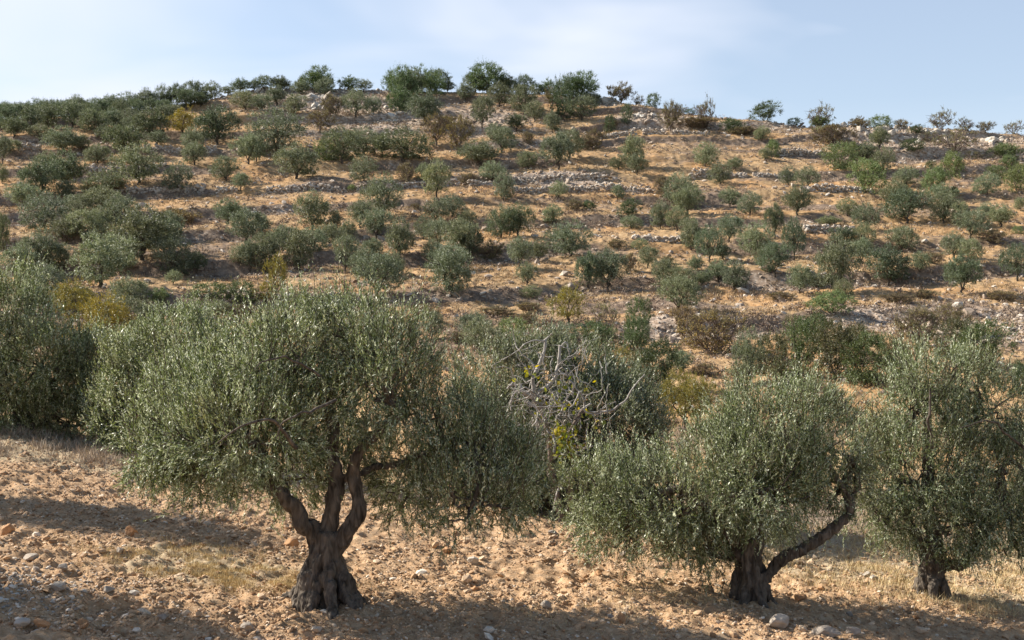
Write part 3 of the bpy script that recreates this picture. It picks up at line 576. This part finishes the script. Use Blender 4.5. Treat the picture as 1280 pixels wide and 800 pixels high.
big_tree('olive_tree', (190, 575), [([(186, 580, 0), (190, 540, 0), (170, 500, 0)], .15, .06), ([(194, 580, 0), (200, 535, 0), (235, 480, 0)], .15, .06)],
    [(228, 428, 48, 32, 0), (278, 440, 38, 28, .3), (178, 460, 48, 32, .2), (170, 484, 38, 36, 0), (240, 470, 60, 45, -.2), (170, 525, 60, 36, -.1), (160, 548, 30, 26, .1), (225, 530, 50, 40, .4)],
    10500, M_OLIVE, 'olive tree half hidden behind the largest olive, its bright top below the hedge-like bush', group=G1, seed=17, y=27.0, per=15, leafL=.075, leafW=.024)
# two more of the row stand just outside the frame and throw the shadows that cross the slope
for (x, y_, lab, sd_) in ((-12.0, 21.9, 'olive tree beyond the frame whose shadow crosses the slope behind the fluted trunk', 21), (-11.2, 16.6, 'olive tree beyond the frame whose shadow falls over the limestone chips', 22)):
    px = 640 + x / y_ * F; row = 400 - h1(x, y_) / y_ * F; sc = F / y_
    big_tree('olive_tree', (px, row), [([(px, row, 0), (px, row - 1.2 * sc, 0), (px - .5 * sc, row - 2.4 * sc, 0)], .2, .08), ([(px, row, 0), (px + .1 * sc, row - 1.2 * sc, 0), (px + .6 * sc, row - 2.4 * sc, 0)], .18, .08)],
        [(px, row - 3.5 * sc, 1.2 * sc, .8 * sc, 0), (px - 1.0 * sc, row - 3.1 * sc, 1.0 * sc, .7 * sc, 0), (px + .7 * sc, row - 3.1 * sc, .9 * sc, .7 * sc, 0)],
        5200, M_OLIVE, lab, group=G1, seed=sd_, y=y_, per=16, leafL=.075, leafW=.02)

# ------------------------------------------------------------------ the bare fig in front of the centre olive
def fig():
    rg = np.random.default_rng(5); y = 23.6; B = pt(705, 690, y); B[2] = h1(B[0], B[1])
    root = bpy.data.objects.new('fig_tree', None); scene.collection.objects.link(root); root.location = B
    tag(root, 'bare grey fig tree with twisted tangled branches and a few yellow leaves', 'fig tree')
    main = [([(705, 690, 0), (702, 650, 0), (690, 600, 0), (688, 560, 0), (680, 520, -.1)], .10, .05), ([(705, 690, 0), (708, 640, 0), (716, 590, -.1), (712, 545, -.1), (730, 510, 0)], .08, .04)]
    br = [([(680, 520, -.1), (666, 495, -.2), (668, 470, -.2), (680, 440, -.2), (682, 424, -.2)], .05, .024), ([(672, 490, -.2), (690, 480, -.2), (698, 455, -.2), (700, 432, -.2)], .04, .028),
          ([(676, 505, -.1), (655, 490, -.2), (648, 482, -.2), (640, 500, -.2), (634, 515, -.2)], .045, .02), ([(650, 484, -.2), (640, 480, -.2), (634, 486, -.2)], .035, .02), ([(682, 426, -.2), (662, 428, -.3), (645, 440, -.3), (628, 450, -.3)], .018, .006),
          ([(682, 424, -.2), (690, 418, -.2), (668, 432, -.1), (652, 438, -.1)], .012, .005), ([(700, 434, -.2), (708, 428, -.2), (712, 445, -.2)], .02, .01), ([(730, 515, 0), (760, 514, -.1), (780, 500, -.1), (795, 480, -.1), (806, 468, -.1)], .026, .010),
          ([(748, 514, -.1), (760, 506, -.1), (770, 502, -.1)], .014, .008), ([(690, 570, 0), (715, 568, -.3), (740, 572, -.3)], .02, .008), ([(694, 590, 0), (680, 575, -.3), (676, 568, -.3)], .02, .01), ([(716, 590, -.1), (700, 610, -.4), (690, 640, -.5)], .03, .012), ([(665, 470, -.2), (650, 450, -.3), (640, 430, -.3)], .012, .005)]
    for k in range(22):
        px = 690 + rg.normal(0, 26); row = 505 + rg.normal(0, 32); a = rg.random() * 6.28; pts = [(px, row, rg.normal(-.2, .35))]
        for j in range(4):
            a += rg.normal(0, .75); px += math.cos(a) * 13; row += math.sin(a) * 13 - 2; pts.append((px, row, pts[-1][2] + rg.normal(0, .08)))
        br.append((pts, .014 + .012 * rg.random(), .006))
    for k in range(150):
        px = 692 + rg.normal(0, 27); row = 512 + rg.normal(0, 34); a = rg.random() * 6.28; pts = [(px, row, rg.normal(-.2, .4))]
        for j in range(3):
            a += rg.normal(0, .9); px += math.cos(a) * 11; row += math.sin(a) * 11 - 1; pts.append((px, row, pts[-1][2] + rg.normal(0, .08)))
        br.append((pts, .008 + .006 * rg.random(), .003))
    V, Fq = tubes([limb([pt(a, b, y + c) - B for a, b, c in p], r0, r1, .05, 8) for p, r0, r1 in main], 10)
    link('trunk', mk_mesh('trunk', V, Fq, smooth=True), M_SCRUBTWIG, root)
    V, Fq = tubes([limb([pt(a, b, y + c) - B for a, b, c in p], r0, r1, .03, 6) for p, r0, r1 in br], 7)
    link('branches', mk_mesh('branches', V, Fq, smooth=True), M_DEAD, root)
    P = []
    for px, row, s, n in ((705, 548, 8, 70), (712, 562, 9, 50), (702, 508, 15, 50), (662, 462, 6, 8), (672, 478, 6, 5), (730, 522, 6, 8), (690, 490, 16, 20), (752, 530, 4, 5), (705, 545, 14, 22)):
        for _ in range(n): P.append(pt(px + rg.normal(0, s), row + rg.normal(0, s), y - .35 + rg.normal(0, .15)) - B)
    P = np.array(P); V, Q = leaves(P, rg.normal(size=P.shape) + np.array([0, -.2, .1]), .11, .085, rg)
    link('leaves', mk_mesh('leaves', V, Q, {'tone': rg.random(len(Q))}), M_FIGLEAF, root)
fig()

# ------------------------------------------------------------------ hillside trees: prototypes of unit width standing on z=0
def proto(kind, seed):
    global GAPF
    rg = np.random.default_rng(seed); GAPF = 2.4
    sparse = kind in 'ta'; nl = {'o': 8 + seed % 3, 'O': 6, 'g': 5, 'b': 5, 't': 4, 'a': 6, 'y': 6}[kind]
    low = kind in 'gbt'
    L = []
    for k in range(nl):
        a = k / nl * 6.28 + rg.random() * .8; r = .25 * (.5 + .7 * rg.random()) if k else 0
        zc = (.34 if low else .42) + .26 * rg.random() * (1 if k else 1.2); rr = .15 + .15 * rg.random()
        L.append([r * math.cos(a), r * math.sin(a), zc, rr, rr, rr * (.95 if low else .85)])
    L.append([0, 0, .7 if not low else .5, .24, .24, .22]); L = np.array(L)
    lo = (L[:, 0] - L[:, 3]).min(); hi = (L[:, 0] + L[:, 3]).max(); L[:, 0] -= (lo + hi) / 2; sx = 1 / (hi - lo) * .98; L[:, [0, 1, 3, 4]] *= sx
    top = (L[:, 2] + L[:, 5]).max(); bot = (L[:, 2] - L[:, 5]).min(); zb = -.02 if low or kind == 'O' else (.10 + .16 * rg.random()); L[:, 2] = (L[:, 2] - bot) / (top - bot) * (1 - zb) + zb; L[:, 5] *= (1 - zb) / (top - bot)
    ns = {'o': 3600, 'O': 3600, 'g': 3200, 'b': 2200, 't': 650, 'a': 1300, 'y': 2200}[kind]
    P, O = ell_points(L, ns, rg, seed=seed, tuft=7, ts=.028); V, Q, tone, a0, a1 = shoots(P, O, .095, 9, .034 if kind != 'b' else .028, .0135, rg, upw=.55, droop=.35, spread=.95)
    crown = mk_mesh('crown', V, Q, {'tone': tone}); 
    nb = {'o': 3, 'O': 3, 'a': 4, 'y': 3, 't': 9, 'g': 4, 'b': 9}[kind]; paths = []
    if not low: paths.append(limb([[0, 0, -.06], [rg.normal(0, .02), rg.normal(0, .02), .12], [rg.normal(0, .03), 0, .2]], .034, .028, .01, 5))
    for k in range(nb):
        a = k / nb * 6.28 + rg.random(); s = np.array([0, 0, .14 if not low else -.04]); e = np.array([.26 * math.cos(a), .26 * math.sin(a), .55 + .2 * rg.random()])
        if low: e = e * np.array([1.4, 1.4, .9])
        paths.append(limb([s, (s + e) / 2 + np.array([rg.normal(0, .03), rg.normal(0, .03), .02]), e], .02 if not low else .012, .006, .02, 5))
        for j in range(2 if not sparse else 7):
            q = s + (e - s) * (.4 + .6 * rg.random()); d = unit(rg.normal(size=3) + np.array([0, 0, .8])) * (.22 + .15 * rg.random())
            paths.append(limb([q, q + d * .5 + rg.normal(0, .02, 3), q + d], .009, .003, .02, 4))
    if sparse or kind == 'b':
        k = rg.random(len(a0)) < .9; paths += [(np.array([a - (b - a) * .8, (a + b) / 2, b]), np.array([.004, .003, .002])) for a, b in zip(a0[k], a1[k])]
    V, Fq = tubes(paths, 5); trunk = mk_mesh('trunk', V, Fq, smooth=True)
    crown.materials.append({'o': M_FAR, 'O': M_FAR, 'g': M_FAR, 'y': M_TWIGFAR, 'b': M_FAR, 't': M_FAR, 'a': M_TWIGFAR}[kind]); trunk.materials.append(M_BARKFAR if kind in 'oOgy' else M_SCRUBTWIG)
    return crown, trunk
M_TWIGFAR = leaf_mat('almond_leaf', (.12, .12, .045), (.21, .19, .07), (.33, .29, .13), trans=.35, use_obj=True)
PR = {k: [proto(k, 100 + 20 * j + i) for i in range(c)] for j, (k, c) in enumerate((('o', 9), ('O', 3), ('g', 4), ('b', 3), ('t', 3), ('a', 3), ('y', 2)))}
TONE = {'o': (1, 1, 1), 'd': (.74, .8, .74), 'p': (1.25, 1.25, 1.2), 'O': (.6, .75, .5), 'g': (1.0, 1.1, .75), 'b': (1.5, 1.15, .85), 't': (1.5, 1.3, 1.0), 'a': (.95, .92, .85), 'y': (1.1, 1.08, .8), 'n': (.62, .56, .42), 'k': (.4, .5, .35), 'r': (1.9, 1.3, .85), 'G': (.55, .66, .45)}
KM = {'o': 'o', 'd': 'o', 'p': 'o', 'O': 'O', 'g': 'g', 'b': 'b', 't': 't', 'a': 'a', 'y': 'y', 'k': 'g', 'r': 'b', 'G': 'g', 'n': 'g'}
LOOK = {'o': 'grey-green', 'd': 'dark', 'p': 'pale silvery', 'O': 'deep green', 'g': 'bright green', 'b': 'brown', 't': 'bare grey', 'a': 'thin-leaved', 'y': 'yellow-green', 'k': 'blackish', 'r': 'rusty orange', 'G': 'dark green', 'n': 'olive-brown'}
CAT = {'o': 'olive tree', 'd': 'olive tree', 'p': 'olive tree', 'O': 'oak tree', 'a': 'almond tree', 'y': 'fig tree', 'g': 'bush', 'k': 'bush', 'b': 'bush', 't': 'bush', 'r': 'bush', 'G': 'bush', 'n': 'bush'}
GRP = {'olive tree': 'olive trees on the terraced hillside', 'oak tree': 'oak trees along the hilltop', 'almond tree': 'almond trees on the hillside', 'fig tree': 'yellowing fig trees on the hillside', 'bush': 'bushes on the hillside and valley bottom'}
T = '''
514 120 36 34 d|538 120 34 28 O|594 114 30 26 d|632 114 30 24 d|716 122 34 30 O|350 112 26 18 d|398 108 30 22 O|500 140 34 30 O|15 128 24 16 d|38 127 22 15 d|60 124 26 18 d|84 126 24 16 d|106 124 24 16 d|128 123 24 16 d|150 124 22 16 d|172 122 24 16 d|192 120 20 16 d|212 117 20 16 d|232 114 20 16 d|254 110 20 14 d|0 146 26 20 d|64 150 28 20 d|92 142 26 18 d|118 155 28 20 d|142 160 30 22 d|206 144 24 18 d|218 148 20 16 o|134 142 26 18 d|34 142 26 18 d|2 165 24 18 d|196 182 28 18 o|136 176 34 22 o|262 160 26 16 o|50 176 28 20 o|122 205 34 24 o|60 214 34 24 o|28 262 40 30 p|100 275 40 30 o|210 300 40 32 o|78 340 40 34 o|150 345 44 36 o|25 350 46 44 p|95 385 40 30 o|355 315 34 34 o|392 315 32 30 p|450 285 30 32 o|455 345 34 36 o|530 300 26 28 o|540 330 26 30 o|585 285 22 22 o|660 212 26 22 p|618 175 24 20 o|645 165 26 22 d|660 180 18 14 b
8 138 30 20 d|28 140 26 20 d|48 136 28 22 d|70 138 26 20 d|95 132 30 24 d|118 136 24 20 d|140 134 26 22 d|160 132 26 22 d|182 134 28 24 d|204 128 20 26 d|221 126 20 24 d|243 122 28 26 d|265 116 26 22 d|285 112 20 12 d|301 110 26 18 d|318 108 18 14 d
8 153 30 24 d|37 166 34 32 d|60 162 28 28 d|90 160 36 32 d|117 167 36 28 d|78 147 28 20 d|105 148 28 20 d|130 148 30 24 d|150 152 30 26 d|172 150 26 24 d|190 142 24 20 d|233 138 30 26 d|250 134 24 18 d|160 162 30 26 o|187 174 44 38 d|168 168 32 20 o|207 154 24 22 o|228 170 40 34 y|272 181 56 46 d|306 138 34 24 o|18 174 30 26 d|20 150 26 20 d|50 150 26 20 d
78 193 48 34 o|102 190 22 22 o|160 197 52 38 d|240 192 28 30 o|243 206 34 26 o|310 206 36 36 p|12 192 28 18 p|3 206 20 36 o|82 236 52 46 d|172 231 60 48 p|221 239 34 34 o|282 227 36 30 o|301 238 22 22 p|3 230 14 24 d|52 250 54 48 d|82 254 24 26 o|130 248 46 34 d|145 238 30 14 b|112 247 30 16 b
130 264 50 30 o|55 290 54 46 o|92 262 20 18 o|150 290 46 44 o|82 306 44 34 o|110 306 50 42 p|128 292 36 30 o|180 326 84 62 o|205 318 44 46 d|123 360 82 62 p|165 320 30 26 p|217 346 48 50 o|246 341 24 26 d|50 346 52 56 o|55 378 50 48 o|286 279 38 30 d|308 306 46 42 o|313 341 30 38 o|4 322 16 52 d|217 356 20 18 p|160 388 50 40 o|200 382 30 22 g|262 377 55 22 G|302 380 40 26 G|225 282 60 18 r|215 275 40 14 b|140 320 30 30 o
330 106 26 18 d|353 101 22 11 o|396 101 38 27 O|378 104 20 16 o|436 101 28 17 O|455 115 20 15 o|376 119 24 19 o|406 119 28 21 o|345 133 26 25 o|326 139 28 20 o|367 145 32 24 o|445 146 34 34 o|467 143 22 22 o|413 146 28 26 b|400 165 34 26 a|490 112 22 26 O|505 128 32 44 O|522 114 36 32 O|545 110 34 28 d|560 102 20 14 o|530 157 46 44 o|505 108 18 20 o|612 109 52 36 O|582 128 24 24 o|624 134 30 30 o|603 160 28 38 o
345 192 64 52 o|320 202 28 32 o|370 224 56 40 o|408 201 32 24 g|428 203 48 42 d|456 194 46 34 o|505 203 66 42 d|478 195 22 26 p|454 227 32 30 o|572 193 40 46 a|545 182 40 36 a|598 209 54 32 o|628 191 34 32 o|546 247 36 46 p|530 228 24 22 p|508 230 24 24 b|615 228 34 24 p|630 251 26 34 o|585 230 26 14 b|440 240 12 9 g|440 176 30 12 b|556 158 24 12 b
390 289 46 46 o|327 292 26 22 o|335 340 42 46 o|372 338 46 48 o|412 309 34 30 o|420 288 18 24 o|435 304 24 28 o|432 340 32 42 o|478 272 50 52 o|470 300 44 38 o|500 329 38 54 o|466 326 28 26 o|472 372 62 52 o|545 278 32 30 o|566 273 30 30 o|548 309 34 36 o|576 322 46 46 o|590 322 30 34 o|562 372 64 58 o|560 340 44 36 o|626 298 38 40 d|615 327 42 24 a|345 372 30 50 y|332 380 30 28 y|540 425 28 36 o|592 425 40 34 o|520 262 14 8 b|490 345 30 30 o|300 330 24 24 o
655 112 24 24 d|646 104 14 14 O|684 113 20 20 O|672 114 20 14 O|702 113 16 12 O|727 117 42 32 O|747 119 12 9 O|655 142 36 34 o|668 153 26 26 o|690 132 24 22 a|703 149 30 46 k|727 151 38 30 o|740 132 22 16 o|690 166 22 26 o|777 130 34 26 a|798 131 18 14 t|816 131 18 17 G|784 156 14 26 k|762 167 14 22 k|838 166 28 38 a|853 135 16 11 t|875 141 18 16 t|882 161 24 38 t|862 143 12 8 G|697 213 44 42 o|713 198 30 34 o|743 187 34 26 b|728 188 20 16 b|790 209 36 36 p|797 219 28 26 o|773 211 24 16 o|915 166 30 16 G|882 209 30 30 p|900 231 30 28 o|919 214 20 16 p|953 177 22 18 p|957 201 18 16 p|698 249 22 22 p|772 251 16 18 p|849 259 44 42 o|828 246 22 24 b|912 259 28 24 p|937 268 28 26 o|865 160 60 10 b|930 168 40 9 b|765 160 24 10 b
648 296 42 40 d|691 281 26 24 p|718 264 30 14 b|735 264 20 13 G|787 273 28 22 G|790 286 26 16 p|712 321 56 42 o|650 336 32 36 o|673 327 24 26 o|659 358 28 28 o|664 373 26 16 p|735 366 34 48 d|760 364 48 50 o|788 340 18 22 b|810 336 26 28 o|799 312 20 14 p|826 287 26 34 o|846 289 28 28 p|860 268 42 36 p|912 303 34 34 o|865 314 34 40 o|887 329 34 46 d|903 327 20 24 o|946 320 44 42 p|952 334 22 22 o|830 362 34 36 o|851 364 38 30 o|848 390 54 44 p|878 357 24 18 p|897 352 30 26 p|918 363 36 36 o|710 406 48 50 y|757 420 34 44 t|798 432 34 58 G|890 442 86 54 r|855 410 40 26 r|870 340 22 20 p|660 408 26 18 b|770 312 26 12 b|835 330 18 10 b
957 147 36 24 G|1024 147 36 28 t|1024 149 26 14 g|992 156 20 10 G|1023 158 18 9 k|1073 147 18 14 a|1100 152 30 16 g|1128 152 22 12 a|1073 161 28 12 b|1040 181 46 24 b|1030 172 26 12 p|1100 186 26 26 p|1146 169 20 12 k|1140 189 28 14 k|1175 162 34 24 t|1208 161 24 18 t|1195 190 50 30 t|1232 166 24 14 a|1268 166 24 18 t|1255 199 38 20 g|1160 178 24 14 t|1050 212 42 32 g|1083 201 28 22 o|1084 240 48 40 g|1104 214 26 28 o|1132 233 30 24 p|1163 211 14 10 G|1170 244 36 36 g|1190 223 30 32 g|1193 244 11 11 k|985 232 22 24 o|1010 236 30 28 o|966 196 18 22 g|1246 223 28 16 g|1233 244 32 26 p|1272 240 30 34 g|1120 256 38 28 o|1178 258 38 26 p|1065 196 20 18 g|1260 212 22 18 g|1220 200 30 12 t
998 270 38 38 o|1133 279 52 42 d|1180 279 38 38 o|1060 270 26 22 p|1083 290 32 34 o|968 299 26 42 d|993 326 28 54 d|1203 282 30 28 p|1214 299 38 34 o|1233 271 20 18 p|1250 284 34 28 p|1275 264 14 16 p|1272 293 14 10 g|968 346 38 40 d|1000 368 32 36 p|1055 309 36 24 d|1080 310 30 28 p|1127 316 38 32 o|1048 368 56 66 o|1077 331 32 32 p|1110 357 54 46 d|1150 341 26 26 p|1192 324 32 32 o|1213 329 28 30 p|1203 369 48 48 d|1272 351 38 46 d|1055 373 22 24 p|1040 392 58 28 g|1020 362 22 20 o|1240 304 40 16 b|1165 330 30 14 b|1035 282 30 12 p|1155 374 40 12 b|1120 378 46 12 b|975 376 36 12 b|1250 376 40 12 b
822 494 66 62 k|800 470 34 30 n|795 440 30 40 G|778 455 30 20 y|855 534 70 66 y|872 528 50 56 y|936 478 40 64 o|925 480 20 20 b|965 468 50 50 n|1005 466 54 66 G|1045 474 64 68 n|1088 482 66 64 G|1070 455 60 50 n|1122 482 44 54 n|1150 435 56 50 b|1228 460 70 56 G|1195 450 50 50 n|1020 430 44 36 G|985 478 40 24 n|1190 420 40 40 a|745 440 60 36 G|700 430 40 26 o|740 410 14 10 b|640 430 46 30 g|600 440 50 40 o|1040 525 44 42 t|1060 530 30 26 b|920 470 26 12 p|850 465 34 26 p|1275 500 30 50 k|990 440 24 50 t|880 470 30 16 b|570 430 24 16 b|530 400 40 18 b|620 395 46 12 b|660 388 40 10 b|90 410 64 58 y|130 430 70 60 y|70 450 56 50 a|150 405 50 36 o|185 408 34 30 o|170 420 34 20 g|110 455 60 46 y|270 400 34 24 p|330 420 30 22 g|40 395 46 40 o|230 395 30 14 b|300 395 60 14 b|370 385 40 14 b|400 380 30 10 g
'''
rows = []
for ln in T.strip().splitlines():
    for it in ln.split('|'):
        a = it.split(); rows.append((float(a[0]), float(a[1]), float(a[2]), float(a[3]), a[4]))
BANDS = ((131, 'on the skyline'), (150, 'just under the skyline'), (180, 'on the topmost terrace'), (215, 'on the upper terraces'), (250, 'beside the long walls'), (290, 'below the long walls'), (325, 'in mid hillside'), (350, 'on the lower terraces'), (382, 'at the hill foot'), (999, 'in the valley bottom'))
COLS = ((325, 'above the yellow tree'), (620, 'above the largest olive'), (860, 'above the bare fig'), (1060, 'above the boulder olive'), (9999, 'above the stout olive'))
ORD = 'first second third fourth fifth sixth seventh eighth ninth tenth eleventh twelfth thirteenth fourteenth fifteenth sixteenth seventeenth eighteenth nineteenth twentieth'.split()
ORD += ['twenty-' + o for o in ORD[:9]] + ['thirtieth'] + ['thirty-' + o for o in ORD[:9]]
cells = {}
for i, (px, row, w, h, k) in enumerate(rows):
    b = next(n for lim, n in BANDS if row < lim); c = next(n for lim, n in COLS if px < lim)
    cells.setdefault((b, c, CAT[k]), []).append(i)
LAB = {}
for (b, c, cat), ids in cells.items():
    ids.sort(key=lambda i: rows[i][0])
    for j, i in enumerate(ids):
        px, row, w, h, k = rows[i]; asp = w / h
        sh = 'wide' if asp > 1.5 else ('tall' if asp < .85 else ('small' if w < 27 else ('big' if w > 48 else 'round')))
        LAB[i] = f'{sh} {LOOK[k]} {cat}, ' + ((f'{ORD[j]} from left ' if len(ids) > 1 else 'the only one ') + b + ' ' + c)
cols = {}
def place(i, px, row, w, h, k):
    x, y, z = ground_at(px, row, 33.0 if row > 392 else 60.0); m = y / F; kk = KM[k]
    rr = random.Random(i * 7 + 3); crown, trunk = PR[kk][rr.randrange(len(PR[kk]))]
    root = bpy.data.objects.new({'olive tree': 'olive_tree', 'oak tree': 'oak_tree', 'almond tree': 'almond_tree', 'fig tree': 'fig_tree', 'bush': 'bush'}[CAT[k]], None)
    scene.collection.objects.link(root); root.location = (x, y, z - .03); root.rotation_euler.z = rr.choice([0, math.pi]) + rr.uniform(-.5, .5); root.empty_display_size = .3
    root.scale = (w * m * rr.uniform(1.02, 1.1), w * m * rr.uniform(.85, 1.1), h * m * rr.uniform(1.0, 1.08))
    tag(root, LAB[i], CAT[k], GRP[CAT[k]])
    t = TONE[k]; v = rr.uniform(.86, 1.16); wv = rr.uniform(-.06, .06)
    for nm, me in (('trunk', trunk), ('crown', crown)):
        o = bpy.data.objects.new(nm, me); scene.collection.objects.link(o); o.parent = root; o.color = (t[0] * v * (1 + wv), t[1] * v, t[2] * v * (1 - wv), 1)
for i, r in enumerate(rows): place(i, *r)
print('hill plants', len(rows))

# ------------------------------------------------------------------ single rocks on the near slope
def near_at(px, row):
    yy = np.linspace(14.5, 30, 1500); xx = (px - 640) / F * yy; rr = 400 - F * H(xx, yy) / yy; k = np.nonzero(rr <= row)[0]; k = k[0] if len(k) else len(yy) - 1
    return xx[k], yy[k], float(H(xx[k:k + 1], yy[k:k + 1])[0])
def rock(px, row, w, h, mat, label, seed):
    rg = np.random.default_rng(seed); x, y, z = near_at(px, row); m = y / F
    import bmesh
    bm = bmesh.new(); bmesh.ops.create_icosphere(bm, subdivisions=4, radius=1)
    co = np.array([v.co[:] for v in bm.verts]); pl = unit(rg.normal(size=(13, 3))); dd = .62 + .25 * rg.random(13)
    r = np.full(len(co), 1.15)
    for p_, d_ in zip(pl, dd):
        c = co @ p_; r = np.where(c > .05, np.minimum(r, d_ / np.maximum(c, .05)), r)
    r = r * (1 + .05 * vn(co[:, 0] * 3, co[:, 1] * 3, co[:, 2] * 3 + seed, s=88) + .03 * vn(co[:, 0] * 9, co[:, 1] * 9, co[:, 2] * 9, s=89))
    co = co * r[:, None] * np.array([w * m / 2 * 1.0, w * m / 2 * .8, h * m / 2 * 1.1])
    fc = np.array([[v.index for v in f.verts] for f in bm.faces]); bm.free()
    o = link('rock', mk_mesh('rock', co, fc, {'tone': np.full(len(fc), .05 + .55 * rg.random())}, smooth=False), mat, loc=(x, y, z + h * m * .32)); tag(o, label, 'rock', 'loose rocks on the tilled slope')
for k, a in enumerate(((165, 670, 16, 14, M_ROCKTAN, 'squarish orange clod at the edge of the upper tree shadow'), (9, 668, 18, 16, M_ROCKTAN, 'rough brown clod at the border below the upper shadow'),
     (40, 700, 20, 8, M_ROCK, 'flat white stone in the sun left of the yellow grass'), (78, 712, 14, 9, M_ROCK, 'slanting pale sliver of stone on the sunny clods'), (73, 737, 22, 12, M_ROCK, 'grey brown rock at the top edge of the lower shadow'),
     (135, 740, 15, 9, M_ROCK, 'pale pointed rock in the sun just above the lower shadow'), (150, 691, 10, 9, M_ROCK, 'small pale rock between the shadow and the yellow grass'), (204, 775, 13, 10, M_ROCK, 'whitish round rock inside the lower shadow'),
     (105, 783, 15, 12, M_ROCKTAN, 'tan rock within the shade right of the limestone chips'), (52, 783, 20, 12, M_ROCKTAN, 'reddish rock among the limestone chips'), (28, 798, 22, 12, M_ROCK, 'bright slab at the bottom edge beside the limestone chips'),
     (308, 788, 18, 14, M_ROCK, 'grey angular rock at the bottom below the fluted trunk'), (364, 684, 17, 12, M_ROCKTAN, 'slanted tan rock behind the fluted trunk'), (591, 704, 13, 11, M_ROCK, 'round grey rock in the sun below the drooping foliage'),
     (526, 656, 10, 9, M_ROCK, 'pale rock at the edge of the foliage right of the forked trunk'), (690, 668, 12, 6, M_ROCK, 'white flat stone below the dark foliage of the bare fig'), (725, 676, 10, 5, M_ROCK, 'second white stone in shade below the bare fig'),
     (780, 695, 11, 7, M_ROCK, 'white stone under the low branches of the two-trunked olive'), (798, 692, 10, 6, M_ROCK, 'pale stone beside the white one under the low branches'), (748, 719, 10, 6, M_ROCKTAN, 'dark orange clod alone in the middle of the sunny soil'),
     (777, 778, 11, 13, M_ROCKTAN, 'upright tan rock just above the bottom shadow'), (682, 760, 13, 10, M_ROCK, 'grey brown rock at the tip of the trunk shadow'), (762, 772, 10, 6, M_ROCK, 'low bluish grey stone near the upright tan rock'),
     (973, 783, 30, 16, M_ROCK, 'large grey boulder beside the base of the two-trunked olive'), (1036, 795, 36, 14, M_ROCK, 'wide shaded boulder cut by the lower edge of the photo'), (1065, 792, 22, 12, M_ROCK, 'rounded rock touching the wide shaded boulder'),
     (1083, 722, 12, 8, M_ROCK, 'pale round stone in the dry grass between two olives'), (1092, 725, 11, 8, M_ROCK, 'pinkish stone paired with the pale round one'), (1026, 737, 9, 6, M_ROCKTAN, 'small dark clod on sunny soil right of the sweeping limb'),
     (1062, 770, 9, 7, M_ROCK, 'light stone in the long shadow right of the boulder'), (1000, 750, 16, 9, M_ROCKTAN, 'lumpy brown clod at the start of the long shadow'), (595, 738, 12, 7, M_ROCKTAN, 'flat orange clod above the long trunk shadow'),
     (560, 690, 12, 8, M_ROCKTAN, 'tan stone in the sunny clods below the drooping foliage'), (395, 790, 16, 8, M_ROCK, 'long pale stone low in the frame under the trunk'), (455, 792, 14, 8, M_ROCKTAN, 'tan stone on the sunny strip in front of the trunk'))):
    rock(*a, 500 + k)
